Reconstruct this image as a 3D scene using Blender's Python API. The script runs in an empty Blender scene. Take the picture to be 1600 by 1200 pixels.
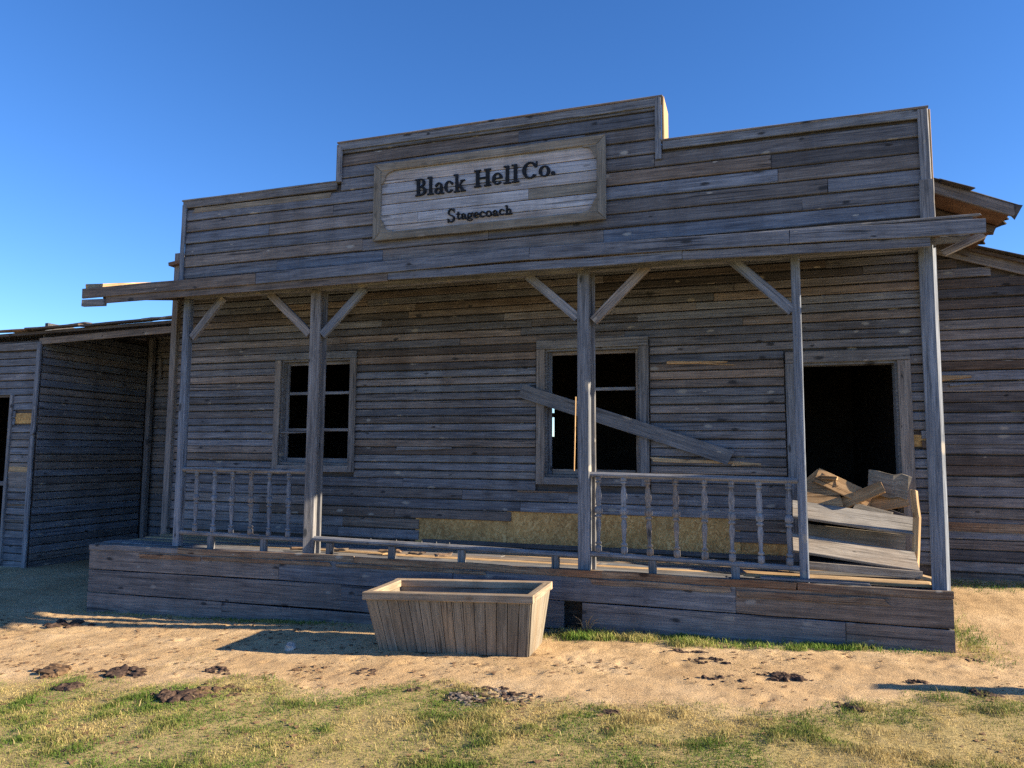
import bpy, bmesh, math, random
import numpy as np
from mathutils import Vector, Matrix

# ------------------------------------------------------------------ camera, sky, sun, exposure
S = bpy.context.scene
R = math.radians
CAM = Vector((6.988, -7.124, 1.109))
YAW, PITCH, ROLL = 0.3198, 0.0948, 0.0071
fw = Vector((-math.sin(YAW) * math.cos(PITCH), math.cos(YAW) * math.cos(PITCH), math.sin(PITCH)))
rt = Vector((math.cos(YAW), math.sin(YAW), 0.0))
up = rt.cross(fw)
r2 = rt * math.cos(ROLL) + up * math.sin(ROLL)
u2 = up * math.cos(ROLL) - rt * math.sin(ROLL)
cd = bpy.data.cameras.new('camera')
cd.sensor_width = 36.0
cd.lens = 1129.8 * 36.0 / 1600.0
cd.clip_start, cd.clip_end = 0.05, 3000.0
cam = bpy.data.objects.new('camera', cd)
S.collection.objects.link(cam)
cam.matrix_world = Matrix(((r2.x, u2.x, -fw.x, CAM.x), (r2.y, u2.y, -fw.y, CAM.y), (r2.z, u2.z, -fw.z, CAM.z), (0, 0, 0, 1)))
S.camera = cam

SUN_EL, SUN_BACK = R(22.0), R(4.8)          # low sun from the right, just behind the facade
W = bpy.data.worlds.new('World')
S.world = W
W.use_nodes = True
wn = W.node_tree
sky = wn.nodes.new('ShaderNodeTexSky')
sky.sky_type = 'NISHITA'
sky.sun_disc = False
sky.sun_elevation = SUN_EL
sky.sun_rotation = R(90) - SUN_BACK
sky.altitude = 1500.0
sky.air_density = 1.0
sky.dust_density = 0.1
sky.ozone_density = 4.0
hs = wn.nodes.new('ShaderNodeHueSaturation')
hs.inputs['Saturation'].default_value = 1.18
hs.inputs['Hue'].default_value = 0.508
wn.links.new(sky.outputs[0], hs.inputs['Color'])
wn.links.new(hs.outputs[0], wn.nodes['Background'].inputs[0])
wn.nodes['Background'].inputs[1].default_value = 0.088
sd = bpy.data.lights.new('sun', 'SUN')
sd.energy = 5.0
sd.angle = R(0.53)
sd.color = (1.0, 0.85, 0.62)
sun = bpy.data.objects.new('sun', sd)
S.collection.objects.link(sun)
sun.location = (30, 2, 14)
to_sun = Vector((math.cos(SUN_EL) * math.cos(SUN_BACK), math.cos(SUN_EL) * math.sin(SUN_BACK), math.sin(SUN_EL)))
sun.rotation_euler = to_sun.to_track_quat('Z', 'Y').to_euler()
S.view_settings.view_transform = 'Standard'
S.view_settings.look = 'None'
S.view_settings.gamma = 1.0
S.view_settings.use_curve_mapping = False
S.view_settings.exposure = 1.48
S.render.engine = 'CYCLES'
S.cycles.use_denoising = False
S.cycles.max_bounces = 6
S.cycles.diffuse_bounces = 4

rng = random.Random(11)

# ------------------------------------------------------------------ material helpers
def new_mat(name):
    m = bpy.data.materials.new(name)
    m.use_nodes = True
    nt = m.node_tree
    b = nt.nodes['Principled BSDF']
    b.inputs['Specular IOR Level'].default_value = 0.15
    b.inputs['Roughness'].default_value = 0.85
    return m, nt, b

def nd(nt, t, **kw):
    n = nt.nodes.new(t)
    for k, v in kw.items():
        setattr(n, k, v)
    return n

def math_n(nt, op, a, b=None, clamp=False):
    n = nd(nt, 'ShaderNodeMath', operation=op)
    n.use_clamp = clamp
    for i, x in enumerate((a, b)):
        if x is None:
            continue
        if isinstance(x, (int, float)):
            n.inputs[i].default_value = x
        else:
            nt.links.new(x, n.inputs[i])
    return n.outputs[0]

def mix_n(nt, fac, a, b, mode='MIX'):
    n = nd(nt, 'ShaderNodeMix', data_type='RGBA', blend_type=mode)
    for sock, x in ((n.inputs[0], fac), (n.inputs[6], a), (n.inputs[7], b)):
        if isinstance(x, (int, float)):
            sock.default_value = x
        elif isinstance(x, tuple):
            sock.default_value = (x[0], x[1], x[2], 1)
        else:
            nt.links.new(x, sock)
    return n.outputs[2]

def ramp_n(nt, fac, stops):
    n = nd(nt, 'ShaderNodeValToRGB')
    cr = n.color_ramp
    while len(cr.elements) < len(stops):
        cr.elements.new(0.5)
    for e, (p, c) in zip(cr.elements, stops):
        e.position = p
        e.color = (c[0], c[1], c[2], 1) if isinstance(c, tuple) else (c, c, c, 1)
    nt.links.new(fac, n.inputs[0])
    return n.outputs[0]

def noise_n(nt, vec, scale, detail=4, rough=0.6, dist=0.0):
    n = nd(nt, 'ShaderNodeTexNoise')
    n.inputs['Scale'].default_value = scale
    n.inputs['Detail'].default_value = detail
    n.inputs['Roughness'].default_value = rough
    n.inputs['Distortion'].default_value = dist
    nt.links.new(vec, n.inputs['Vector'])
    return n.outputs['Fac']

def scale_n(nt, vec, s):
    n = nd(nt, 'ShaderNodeVectorMath', operation='MULTIPLY')
    nt.links.new(vec, n.inputs[0])
    n.inputs[1].default_value = s
    return n.outputs[0]

def wood_mat(name, dark, light, warm, warm_amt=0.35, spread=0.5, knot=1.0, knot_col=(0.42, 0.38, 0.33), bump=0.5, fray=0.4, hue=1.0):
    """Weathered board: grain runs along local X, every board its own tone."""
    m, nt, b = new_mat(name)
    tc = nd(nt, 'ShaderNodeTexCoord')
    oi = nd(nt, 'ShaderNodeObjectInfo')
    off = nd(nt, 'ShaderNodeVectorMath', operation='SCALE')
    nt.links.new(oi.outputs['Random'], off.inputs['Scale'])
    off.inputs[0].default_value = (91.0, 37.0, 53.0)
    add = nd(nt, 'ShaderNodeVectorMath', operation='ADD')
    nt.links.new(tc.outputs['Object'], add.inputs[0])
    nt.links.new(off.outputs[0], add.inputs[1])
    v = add.outputs[0]
    fine = noise_n(nt, scale_n(nt, v, (3.2, 120, 120)), 1.0, 4, 0.7, 0.3)
    mid = noise_n(nt, scale_n(nt, v, (1.5, 32, 32)), 1.0, 5, 0.65, 0.7)
    big = noise_n(nt, scale_n(nt, v, (1.2, 5, 5)), 1.0, 4, 0.6)
    blot = noise_n(nt, scale_n(nt, v, (5, 14, 14)), 1.0, 4, 0.7)
    g = math_n(nt, 'ADD', math_n(nt, 'MULTIPLY', fine, 0.55), math_n(nt, 'MULTIPLY', mid, 0.45))
    col = ramp_n(nt, g, [(0.36, tuple(d * 0.8 for d in dark)), (0.5, tuple((d + l) / 2 for d, l in zip(dark, light))), (0.64, tuple(l * 1.12 for l in light))])
    # brown wood showing through the silvered surface
    wsel = math_n(nt, 'MULTIPLY', ramp_n(nt, big, [(0.45, 0.0), (0.68, 1.0)]), warm_amt, True)
    wcol = mix_n(nt, g, tuple(c * 0.55 for c in warm), warm)
    col = mix_n(nt, wsel, col, wcol)
    # board-to-board tone and warmth
    r1 = math_n(nt, 'FRACT', math_n(nt, 'MULTIPLY', oi.outputs['Random'], 17.31))
    r3 = math_n(nt, 'FRACT', math_n(nt, 'MULTIPLY', oi.outputs['Random'], 41.7))
    tone = math_n(nt, 'ADD', math_n(nt, 'MULTIPLY', r1, spread), 1.0 - spread * 0.5)
    tint = ramp_n(nt, r3, [(0.0, (0.86, 0.96, 1.14)), (0.5, (0.98, 0.98, 1.04)), (0.82, (1.06, 0.98, 0.95)), (1.0, (1.2, 0.97, 0.8))])
    col = mix_n(nt, hue, col, tint, 'MULTIPLY')
    tv = nd(nt, 'ShaderNodeCombineColor')
    for i in range(3):
        nt.links.new(tone, tv.inputs[i])
    col = mix_n(nt, 1.0, col, tv.outputs[0], 'MULTIPLY')
    # pale frayed fibres and dark stains
    fr = math_n(nt, 'MULTIPLY', ramp_n(nt, noise_n(nt, scale_n(nt, v, (1.6, 55, 55)), 1.0, 3, 0.6, 0.4), [(0.60, 0.0), (0.72, 1.0)]), fray, True)
    col = mix_n(nt, fr, col, tuple(min(1, l * 1.45) for l in light))
    st = math_n(nt, 'MULTIPLY', ramp_n(nt, blot, [(0.58, 0.0), (0.72, 1.0)]), 0.5, True)
    col = mix_n(nt, st, col, tuple(d * 0.6 for d in dark))
    # rain streaks and bleaching that run down over several boards
    ge = nd(nt, 'ShaderNodeNewGeometry')
    sn = noise_n(nt, scale_n(nt, ge.outputs['Position'], (3.2, 3.2, 0.55)), 1.0, 5, 0.65)
    col = mix_n(nt, 1.0, col, ramp_n(nt, sn, [(0.34, (0.82, 0.81, 0.80)), (0.5, (1, 1, 1)), (0.68, (1.18, 1.17, 1.15))]), 'MULTIPLY')
    # checks: long thin dark cracks
    ck = ramp_n(nt, noise_n(nt, scale_n(nt, v, (0.9, 38, 38)), 1.0, 2, 0.5, 0.2), [(0.29, 1.0), (0.35, 0.0)])
    col = mix_n(nt, math_n(nt, 'MULTIPLY', ck, 0.75), col, tuple(d * 0.3 for d in dark))
    # knots: irregular pale or dark smears, drawn out along the grain
    vo = nd(nt, 'ShaderNodeTexVoronoi', voronoi_dimensions='2D', feature='F1')
    vo.inputs['Scale'].default_value = 1.0
    sx = nd(nt, 'ShaderNodeSeparateXYZ')
    nt.links.new(v, sx.inputs[0])
    wob_ = noise_n(nt, scale_n(nt, v, (9, 30, 30)), 1.0, 3, 0.7)
    cx = nd(nt, 'ShaderNodeCombineXYZ')
    nt.links.new(math_n(nt, 'ADD', math_n(nt, 'MULTIPLY', sx.outputs['X'], 2.0), math_n(nt, 'MULTIPLY', wob_, 0.16)), cx.inputs['X'])
    nt.links.new(math_n(nt, 'ADD', math_n(nt, 'MULTIPLY', sx.outputs['Z'], 5.0), math_n(nt, 'MULTIPLY', wob_, 0.22)), cx.inputs['Y'])
    nt.links.new(cx.outputs[0], vo.inputs['Vector'])
    sc = nd(nt, 'ShaderNodeSeparateColor')
    nt.links.new(vo.outputs['Color'], sc.inputs[0])
    pick = math_n(nt, 'GREATER_THAN', sc.outputs[0], 0.4)
    kd = math_n(nt, 'DIVIDE', vo.outputs['Distance'], math_n(nt, 'ADD', math_n(nt, 'MULTIPLY', sc.outputs[2], 1.1), 0.35))
    k_out = math_n(nt, 'MULTIPLY', math_n(nt, 'MULTIPLY', ramp_n(nt, kd, [(0.05, 1.0), (0.10, 0.0)]), pick), knot * 0.9, True)
    pale = math_n(nt, 'GREATER_THAN', sc.outputs[1], 0.5)
    kcol = mix_n(nt, pale, tuple(d * 0.45 for d in dark), mix_n(nt, fine, tuple(c * 0.6 for c in knot_col), knot_col))
    col = mix_n(nt, k_out, col, kcol)
    nt.links.new(col, b.inputs['Base Color'])
    bp = nd(nt, 'ShaderNodeBump')
    bp.inputs['Strength'].default_value = bump
    bp.inputs['Distance'].default_value = 0.006
    h = math_n(nt, 'SUBTRACT', math_n(nt, 'ADD', g, math_n(nt, 'MULTIPLY', k_out, 0.15)), math_n(nt, 'MULTIPLY', ck, 0.5))
    nt.links.new(h, bp.inputs['Height'])
    nt.links.new(bp.outputs[0], b.inputs['Normal'])
    return m

GREY = wood_mat('weathered_siding', (0.072, 0.075, 0.086), (0.234, 0.231, 0.234), (0.20, 0.15, 0.105), 0.32, 0.6, knot_col=(0.36, 0.345, 0.32))
PARA = wood_mat('false_front_siding', (0.074, 0.079, 0.092), (0.230, 0.228, 0.233), (0.18, 0.145, 0.115), 0.15, 0.55, knot_col=(0.46, 0.43, 0.39))
POST = wood_mat('post_wood', (0.085, 0.094, 0.108), (0.283, 0.292, 0.305), (0.23, 0.195, 0.16), 0.15, 0.2, bump=0.7)
TRIM = wood_mat('trim_wood', (0.081, 0.084, 0.091), (0.251, 0.246, 0.239), (0.22, 0.175, 0.13), 0.25, 0.3)
PLAT = wood_mat('platform_wood', (0.074, 0.078, 0.090), (0.213, 0.212, 0.212), (0.19, 0.15, 0.11), 0.18, 0.3, knot_col=(0.33, 0.31, 0.29))
TAN = wood_mat('bare_tan_wood', (0.26, 0.165, 0.085), (0.54, 0.39, 0.225), (0.48, 0.30, 0.15), 0.5, 0.3, knot_col=(0.25, 0.15, 0.08), bump=0.45, hue=0.4)
TROUGH = wood_mat('trough_wood', (0.135, 0.114, 0.088), (0.285, 0.248, 0.195), (0.29, 0.22, 0.14), 0.3, 0.25, knot=0.5, knot_col=(0.2, 0.14, 0.09), hue=0.35)
SUNLIT = wood_mat('sunlit_tone_plank', (0.14, 0.125, 0.11), (0.36, 0.33, 0.29), (0.34, 0.25, 0.17), 0.4, 0.25, hue=0.5)  # grey plank wood lightened to imitate sun on the doorway planks
RIM = wood_mat('trough_rim_wood', (0.20, 0.15, 0.105), (0.43, 0.335, 0.235), (0.40, 0.28, 0.17), 0.4, 0.2, knot=0.6, knot_col=(0.2, 0.13, 0.08), hue=0.4)
HEAP = wood_mat('brown_board', (0.22, 0.125, 0.06), (0.44, 0.29, 0.155), (0.40, 0.22, 0.10), 0.5, 0.3, knot_col=(0.2, 0.11, 0.06), hue=0.4)  # brown deepened to carry warm light bounced into the heap
SIGNW = wood_mat('sign_whitewash', (0.255, 0.26, 0.28), (0.47, 0.475, 0.50), (0.36, 0.31, 0.26), 0.3, 0.25, knot=0.7, knot_col=(0.36, 0.30, 0.25), hue=0.6)
SIGNF = wood_mat('sign_frame_wood', (0.135, 0.122, 0.102), (0.29, 0.262, 0.22), (0.28, 0.215, 0.14), 0.45, 0.2, knot=0.5, hue=0.4)
SHED = wood_mat('shed_siding', (0.087, 0.093, 0.102), (0.223, 0.230, 0.240), (0.18, 0.15, 0.12), 0.15, 0.4)
DARKW = wood_mat('dark_board', (0.052, 0.047, 0.046), (0.143, 0.127, 0.116), (0.14, 0.10, 0.075), 0.25, 0.3)
ROTTEN = wood_mat('rotten_wood', (0.09, 0.055, 0.04), (0.33, 0.25, 0.17), (0.24, 0.115, 0.06), 0.65, 0.4, bump=0.9, hue=0.5)

def osb_mat():
    m, nt, b = new_mat('strand_board')
    tc = nd(nt, 'ShaderNodeTexCoord')
    v = tc.outputs['Object']
    cols = []
    for k, (ang, sc) in enumerate(((0.3, (14, 14, 55)), (1.2, (14, 14, 60)), (2.3, (16, 16, 50)))):
        mp = nd(nt, 'ShaderNodeMapping')
        mp.inputs['Rotation'].default_value = (0, ang, 0)
        mp.inputs['Location'].default_value = (k * 3.1, 0, k * 1.7)
        nt.links.new(v, mp.inputs[0])
        vo = nd(nt, 'ShaderNodeTexVoronoi')
        vo.inputs['Scale'].default_value = 1.0
        nt.links.new(scale_n(nt, mp.outputs[0], (sc[0], 1.0, sc[2])), vo.inputs['Vector'])
        s = nd(nt, 'ShaderNodeSeparateColor')
        nt.links.new(vo.outputs['Color'], s.inputs[0])
        cols.append(s.outputs[0])
    sel = noise_n(nt, v, 22, 2)
    a = mix_n(nt, ramp_n(nt, sel, [(0.45, 0.0), (0.47, 1.0)]), cols[0], cols[1])
    a = mix_n(nt, ramp_n(nt, noise_n(nt, v, 15, 2), [(0.52, 0.0), (0.54, 1.0)]), a, cols[2])
    c = ramp_n(nt, a, [(0.0, (0.40, 0.225, 0.085)), (0.4, (0.52, 0.31, 0.115)), (0.75, (0.61, 0.38, 0.15)), (1.0, (0.72, 0.48, 0.21))])
    d = ramp_n(nt, noise_n(nt, v, 2.3, 4), [(0.38, (0.68, 0.7, 0.74)), (0.6, (1, 1, 1))])
    c = mix_n(nt, 1.0, c, d, 'MULTIPLY')
    nt.links.new(c, b.inputs['Base Color'])
    return m
OSB = osb_mat()

def plain_mat(name, c1, c2, scale=6.0, rough=0.9):
    m, nt, b = new_mat(name)
    tc = nd(nt, 'ShaderNodeTexCoord')
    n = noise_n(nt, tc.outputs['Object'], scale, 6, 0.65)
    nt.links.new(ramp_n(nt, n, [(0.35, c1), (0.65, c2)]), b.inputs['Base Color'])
    b.inputs['Roughness'].default_value = rough
    bp = nd(nt, 'ShaderNodeBump')
    bp.inputs['Strength'].default_value = 0.5
    bp.inputs['Distance'].default_value = 0.01
    nt.links.new(n, bp.inputs['Height'])
    nt.links.new(bp.outputs[0], b.inputs['Normal'])
    return m
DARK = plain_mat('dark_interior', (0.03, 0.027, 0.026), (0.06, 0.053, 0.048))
FELT = plain_mat('roofing_felt', (0.035, 0.033, 0.034), (0.10, 0.09, 0.085), 9)
RUSTB = plain_mat('eave_lining', (0.13, 0.075, 0.05), (0.23, 0.145, 0.10), 5)
LETTER = plain_mat('black_letter', (0.008, 0.009, 0.012), (0.022, 0.024, 0.03), 30, 0.6)
NAIL = plain_mat('nail_steel', (0.12, 0.11, 0.10), (0.3, 0.28, 0.26), 40, 0.5)
DUNG = plain_mat('dung', (0.022, 0.014, 0.011), (0.11, 0.072, 0.055), 34)
DUNGP = plain_mat('dry_pale_dung', (0.06, 0.047, 0.04), (0.26, 0.21, 0.17), 30)
STONE = plain_mat('pale_stone', (0.30, 0.27, 0.24), (0.5, 0.47, 0.43), 18)
SOILD = plain_mat('dark_soil', (0.07, 0.043, 0.027), (0.19, 0.12, 0.07), 24)

# ------------------------------------------------------------------ object helpers
WORLD = {}
def link(o, parent=None, loc=(0, 0, 0)):
    S.collection.objects.link(o)
    loc = Vector(loc)
    if parent is not None:
        o.parent = parent
        o.location = loc - WORLD[parent.name]
    else:
        o.location = loc
    WORLD[o.name] = loc
    return o

def tag(o, label, cat, group=None):
    o['label'] = label
    o['category'] = cat
    if group:
        o['group'] = group
    return o

def thing(name, label, cat, loc, group=None):
    o = bpy.data.objects.new(name, None)
    o.empty_display_size = 0.2
    link(o, None, loc)
    return tag(o, label, cat, group)

def mesh_obj(name, verts, faces, mat, parent=None, loc=(0, 0, 0), smooth=False):
    me = bpy.data.meshes.new(name)
    me.from_pydata(verts, [], faces)
    me.materials.append(mat)
    if smooth:
        for p in me.polygons:
            p.use_smooth = True
    o = bpy.data.objects.new(name, me)
    return link(o, parent, loc)

def plank_geo(L, Wd, T, ch=0.004, segs=2, wob=0.0, skew=0.0, rough_end=0.0, taper=0.0, bow=0.0):
    """box along local X (width Z, thickness Y) with chamfered edges, slight warp and worn ends"""
    hx, hy, hz = L / 2, T / 2, Wd / 2
    c = min(ch, hy * 0.8, hz * 0.8)
    prof = [(-hy, -hz + c), (-hy, hz - c), (-hy + c, hz), (hy - c, hz), (hy, hz - c), (hy, -hz + c), (hy - c, -hz), (-hy + c, -hz)]
    V, F = [], []
    for i in range(segs + 1):
        t = i / segs
        x = -hx + L * t
        dz, dy = rng.uniform(-wob, wob), rng.uniform(-wob, wob) * 0.5
        dz += bow * (1 - (2 * t - 1) ** 2)
        k = 1.0 - taper * t
        for (y, z) in prof:
            xx = x
            if i in (0, segs):
                xx += skew * z / hz + rng.uniform(-rough_end, rough_end)
            V.append((xx, y + dy, z * k + dz))
    n = 8
    for i in range(segs):
        for j in range(n):
            a, b2 = i * n + j, i * n + (j + 1) % n
            F.append((a, a + n, b2 + n, b2))
    F.append(tuple(range(n)))
    F.append(tuple(reversed(range(segs * n, segs * n + n))))
    return V, F

def plank(name, parent, c, L, Wd, T, mat, rot=(0, 0, 0), **kw):
    V, F = plank_geo(L, Wd, T, **kw)
    o = mesh_obj(name, V, F, mat, parent, c)
    o.rotation_euler = rot
    return o

def plank_between(name, parent, p, q, Wd, T, mat, roll=0.0, **kw):
    """plank whose length runs from p to q; width stays as upright as it can, then rolled about its length"""
    p, q = Vector(p), Vector(q)
    x = (q - p).normalized()
    zref = Vector((0, 0, 1)) if abs(x.z) < 0.9 else Vector((1, 0, 0))
    y = zref.cross(x).normalized()
    z = x.cross(y)
    M = Matrix((x, y, z)).transposed() @ Matrix.Rotation(roll, 3, 'X')
    V, F = plank_geo((q - p).length, Wd, T, **kw)
    o = mesh_obj(name, V, F, mat, parent, (p + q) / 2)
    o.rotation_euler = M.to_euler()
    return o

def post(name, parent, x, y, z0, z1, wx, wy, mat, lean=(0, 0), **kw):
    """upright timber, grain along its height"""
    return plank_between(name, parent, (x - lean[0], y - lean[1], z0), (x + lean[0], y + lean[1], z1), wx, wy, mat, **{**dict(ch=0.008, segs=4, wob=0.0025), **kw})

def attach(child, par):
    """parent a piece already standing in world space to a rotated part"""
    child.parent = par
    child.matrix_parent_inverse = (Matrix.Translation(WORLD[par.name]) @ par.rotation_euler.to_matrix().to_4x4()).inverted()
    return child

def boxes_mesh(name, boxes, mat, parent=None, loc=(0, 0, 0)):
    V, F = [], []
    for (x0, x1, y0, y1, z0, z1) in boxes:
        b = len(V)
        V += [(x, y, z) for x in (x0, x1) for y in (y0, y1) for z in (z0, z1)]
        F += [tuple(b + i for i in f) for f in ((0, 1, 3, 2), (4, 6, 7, 5), (0, 4, 5, 1), (2, 3, 7, 6), (0, 2, 6, 4), (1, 5, 7, 3))]
    l = Vector(loc)
    V = [tuple(Vector(v) - l) for v in V]
    return mesh_obj(name, V, F, mat, parent, loc)

def siding(parent, x0, x1, rows, y, mat, openings=(), missing=(), T=0.02, axis='X', lens=(1.4, 3.4), mats=None, tilt=-0.10, jit=0.004, ends=None):
    """rows = list of (z0, z1); openings = (xa, xb, za, zb) cut out; boards are single objects.
    axis X: boards face -Y at plane y;  axis Y: boards face +X at plane x=y, running in Y"""
    for (za, zb) in rows:
        zm, h = (za + zb) / 2, zb - za
        spans = [(x0 + rng.uniform(0, 0.006), x1 - rng.uniform(0, 0.006))]
        if ends:
            spans = [ends(zm)]
        for (oa, ob, oz0, oz1) in list(openings) + list(missing):
            if zb - 0.02 <= oz0 or za + 0.02 >= oz1:
                continue
            ns = []
            for (a, b) in spans:
                if ob <= a or oa >= b:
                    ns.append((a, b))
                else:
                    if oa - a > 0.03:
                        ns.append((a, oa))
                    if b - ob > 0.03:
                        ns.append((ob, b))
            spans = ns
        for (a, b) in spans:
            cuts = [a]
            while b - cuts[-1] > lens[1]:
                cuts.append(cuts[-1] + rng.uniform(*lens))
                if b - cuts[-1] < 0.35:
                    cuts.pop()
                    break
            cuts.append(b)
            for p, q in zip(cuts[:-1], cuts[1:]):
                L = q - p - 0.004
                mm = mat if not mats else rng.choices([mat] + [m for m, w in mats], [1] + [w for m, w in mats])[0]
                dz = rng.uniform(-jit, jit)
                rr = rng.gauss(0, 0.0016) if L > 0.8 else rng.gauss(0, 0.004)
                if axis == 'X':
                    c = ((p + q) / 2, y + rng.uniform(-0.004, 0.004), zm + dz)
                    rot = (tilt + rng.gauss(0, 0.02), rr, 0)
                else:
                    c = (y + rng.uniform(-0.004, 0.004), (p + q) / 2, zm + dz)
                    rot = (tilt, rr, R(90))
                plank('siding_board', parent, c, L, h - 0.008 - rng.uniform(0, 0.009), T, mm, rot, ch=0.007, segs=2, wob=0.0015, rough_end=0.003)

def rows_of(z0, z1, pitch):
    out, z = [], z0
    while z + pitch * 0.6 < z1:
        h = pitch * rng.uniform(0.97, 1.03)
        out.append((z, min(z + h, z1)))
        z += h
    return out

# ------------------------------------------------------------------ noise and ground height
def vnoise(x, y, seed=0):
    x = np.asarray(x, float); y = np.asarray(y, float)
    xi, yi = np.floor(x), np.floor(y)
    fx, fy = x - xi, y - yi
    fx, fy = fx * fx * (3 - 2 * fx), fy * fy * (3 - 2 * fy)
    def h(a, b):
        s = np.sin(a * 127.1 + b * 311.7 + seed * 74.7) * 43758.5453
        return s - np.floor(s)
    return (h(xi, yi) * (1 - fx) + h(xi + 1, yi) * fx) * (1 - fy) + (h(xi, yi + 1) * (1 - fx) + h(xi + 1, yi + 1) * fx) * fy

def fbm(x, y, octv=4, seed=0):
    a, s, t = 0.5, 0.0, 0.0
    for o in range(octv):
        s = s + a * vnoise(x * 2 ** o + o * 7.3, y * 2 ** o - o * 3.1, seed + o)
        t += a
        a *= 0.5
    return s / t

def zg_base(x, y):
    x = np.asarray(x, float); y = np.asarray(y, float)
    z = np.interp(x, [-60, -9, -4, -0.8, 1.7, 5.3, 7.1, 8.6, 12, 60], [-0.7, -0.72, -0.78, -0.86, -0.78, -0.62, -0.545, -0.50, -0.40, -0.4])
    z = z + np.clip((x - 8.0) / 1.0, 0, 1) * np.clip(y, 0, 4) * 0.075
    return z

def veg_mask(x, y):
    yb = np.interp(x, [-4, 1.2, 2.8, 4.0, 5.0, 5.6, 6.4, 7.5, 8.7, 12], [-2.6, -2.45, -2.35, -2.0, -2.1, -2.15, -2.0, -1.62, -1.45, -1.3])
    n = fbm(x * 1.3, y * 1.3, 4, 3) - 0.5
    m = np.clip((yb - y + n * 1.1) / 0.35 + 0.4, 0, 1)
    return m

def strip_mask(x, y):
    n = fbm(x * 3, y * 3, 3, 9) - 0.5
    a = np.clip((x - 5.0) / 0.25, 0, 1) * np.clip((8.15 - x) / 0.5, 0, 1)
    lim = -0.50 + np.clip(x - 6.6, 0, 2) * 0.14
    return a * np.clip((y - lim + n * 0.3) / 0.12, 0, 1) * (y < -0.14)

def ground_z(x, y):
    z = zg_base(x, y)
    near = np.clip(1 - (np.abs(np.asarray(y, float) + 2) - 6) / 10, 0, 1)
    z = z + (fbm(x * 0.7, y * 0.7, 3, 21) - 0.5) * 0.06 * near
    z = z + (fbm(x * 4.5, y * 4.5, 4, 5) - 0.5) * 0.022 * near
    z = z + (fbm(x * 15, y * 15, 2, 15) - 0.5) * 0.014 * near
    return z

def gz(x, y):
    return float(ground_z(np.array([x]), np.array([y]))[0])

def ground_mat():
    m, nt, b = new_mat('sandy_ground')
    tc = nd(nt, 'ShaderNodeTexCoord')
    v = tc.outputs['Object']
    at = nd(nt, 'ShaderNodeAttribute', attribute_name='veg')
    n1 = noise_n(nt, v, 1.4, 6, 0.65)
    n2 = noise_n(nt, v, 9, 6, 0.7)
    n3 = noise_n(nt, v, 55, 6, 0.8)
    sand = ramp_n(nt, n1, [(0.32, (0.40, 0.262, 0.137)), (0.5, (0.53, 0.365, 0.20)), (0.68, (0.62, 0.447, 0.265))])
    sand = mix_n(nt, math_n(nt, 'MULTIPLY', ramp_n(nt, n2, [(0.50, 0.0), (0.66, 1.0)]), 0.55), sand, (0.29, 0.195, 0.105))
    sand = mix_n(nt, math_n(nt, 'MULTIPLY', ramp_n(nt, n3, [(0.58, 0.0), (0.7, 1.0)]), 0.4), sand, (0.22, 0.14, 0.075))
    sand = mix_n(nt, math_n(nt, 'MULTIPLY', ramp_n(nt, n3, [(0.30, 1.0), (0.4, 0.0)]), 0.35), sand, (0.66, 0.5, 0.32))
    turf = ramp_n(nt, n2, [(0.35, (0.24, 0.20, 0.08)), (0.5, (0.35, 0.285, 0.115)), (0.68, (0.46, 0.35, 0.165))])
    turf = mix_n(nt, math_n(nt, 'MULTIPLY', ramp_n(nt, n3, [(0.52, 0.0), (0.66, 1.0)]), 0.6), turf, (0.12, 0.11, 0.035))
    col = mix_n(nt, at.outputs['Fac'], sand, turf)
    nt.links.new(col, b.inputs['Base Color'])
    b.inputs['Roughness'].default_value = 0.95
    bp = nd(nt, 'ShaderNodeBump')
    bp.inputs['Strength'].default_value = 0.9
    bp.inputs['Distance'].default_value = 0.025
    nt.links.new(math_n(nt, 'ADD', math_n(nt, 'MULTIPLY', n2, 0.6), math_n(nt, 'MULTIPLY', n3, 0.4)), bp.inputs['Height'])
    nt.links.new(bp.outputs[0], b.inputs['Normal'])
    return m

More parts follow.
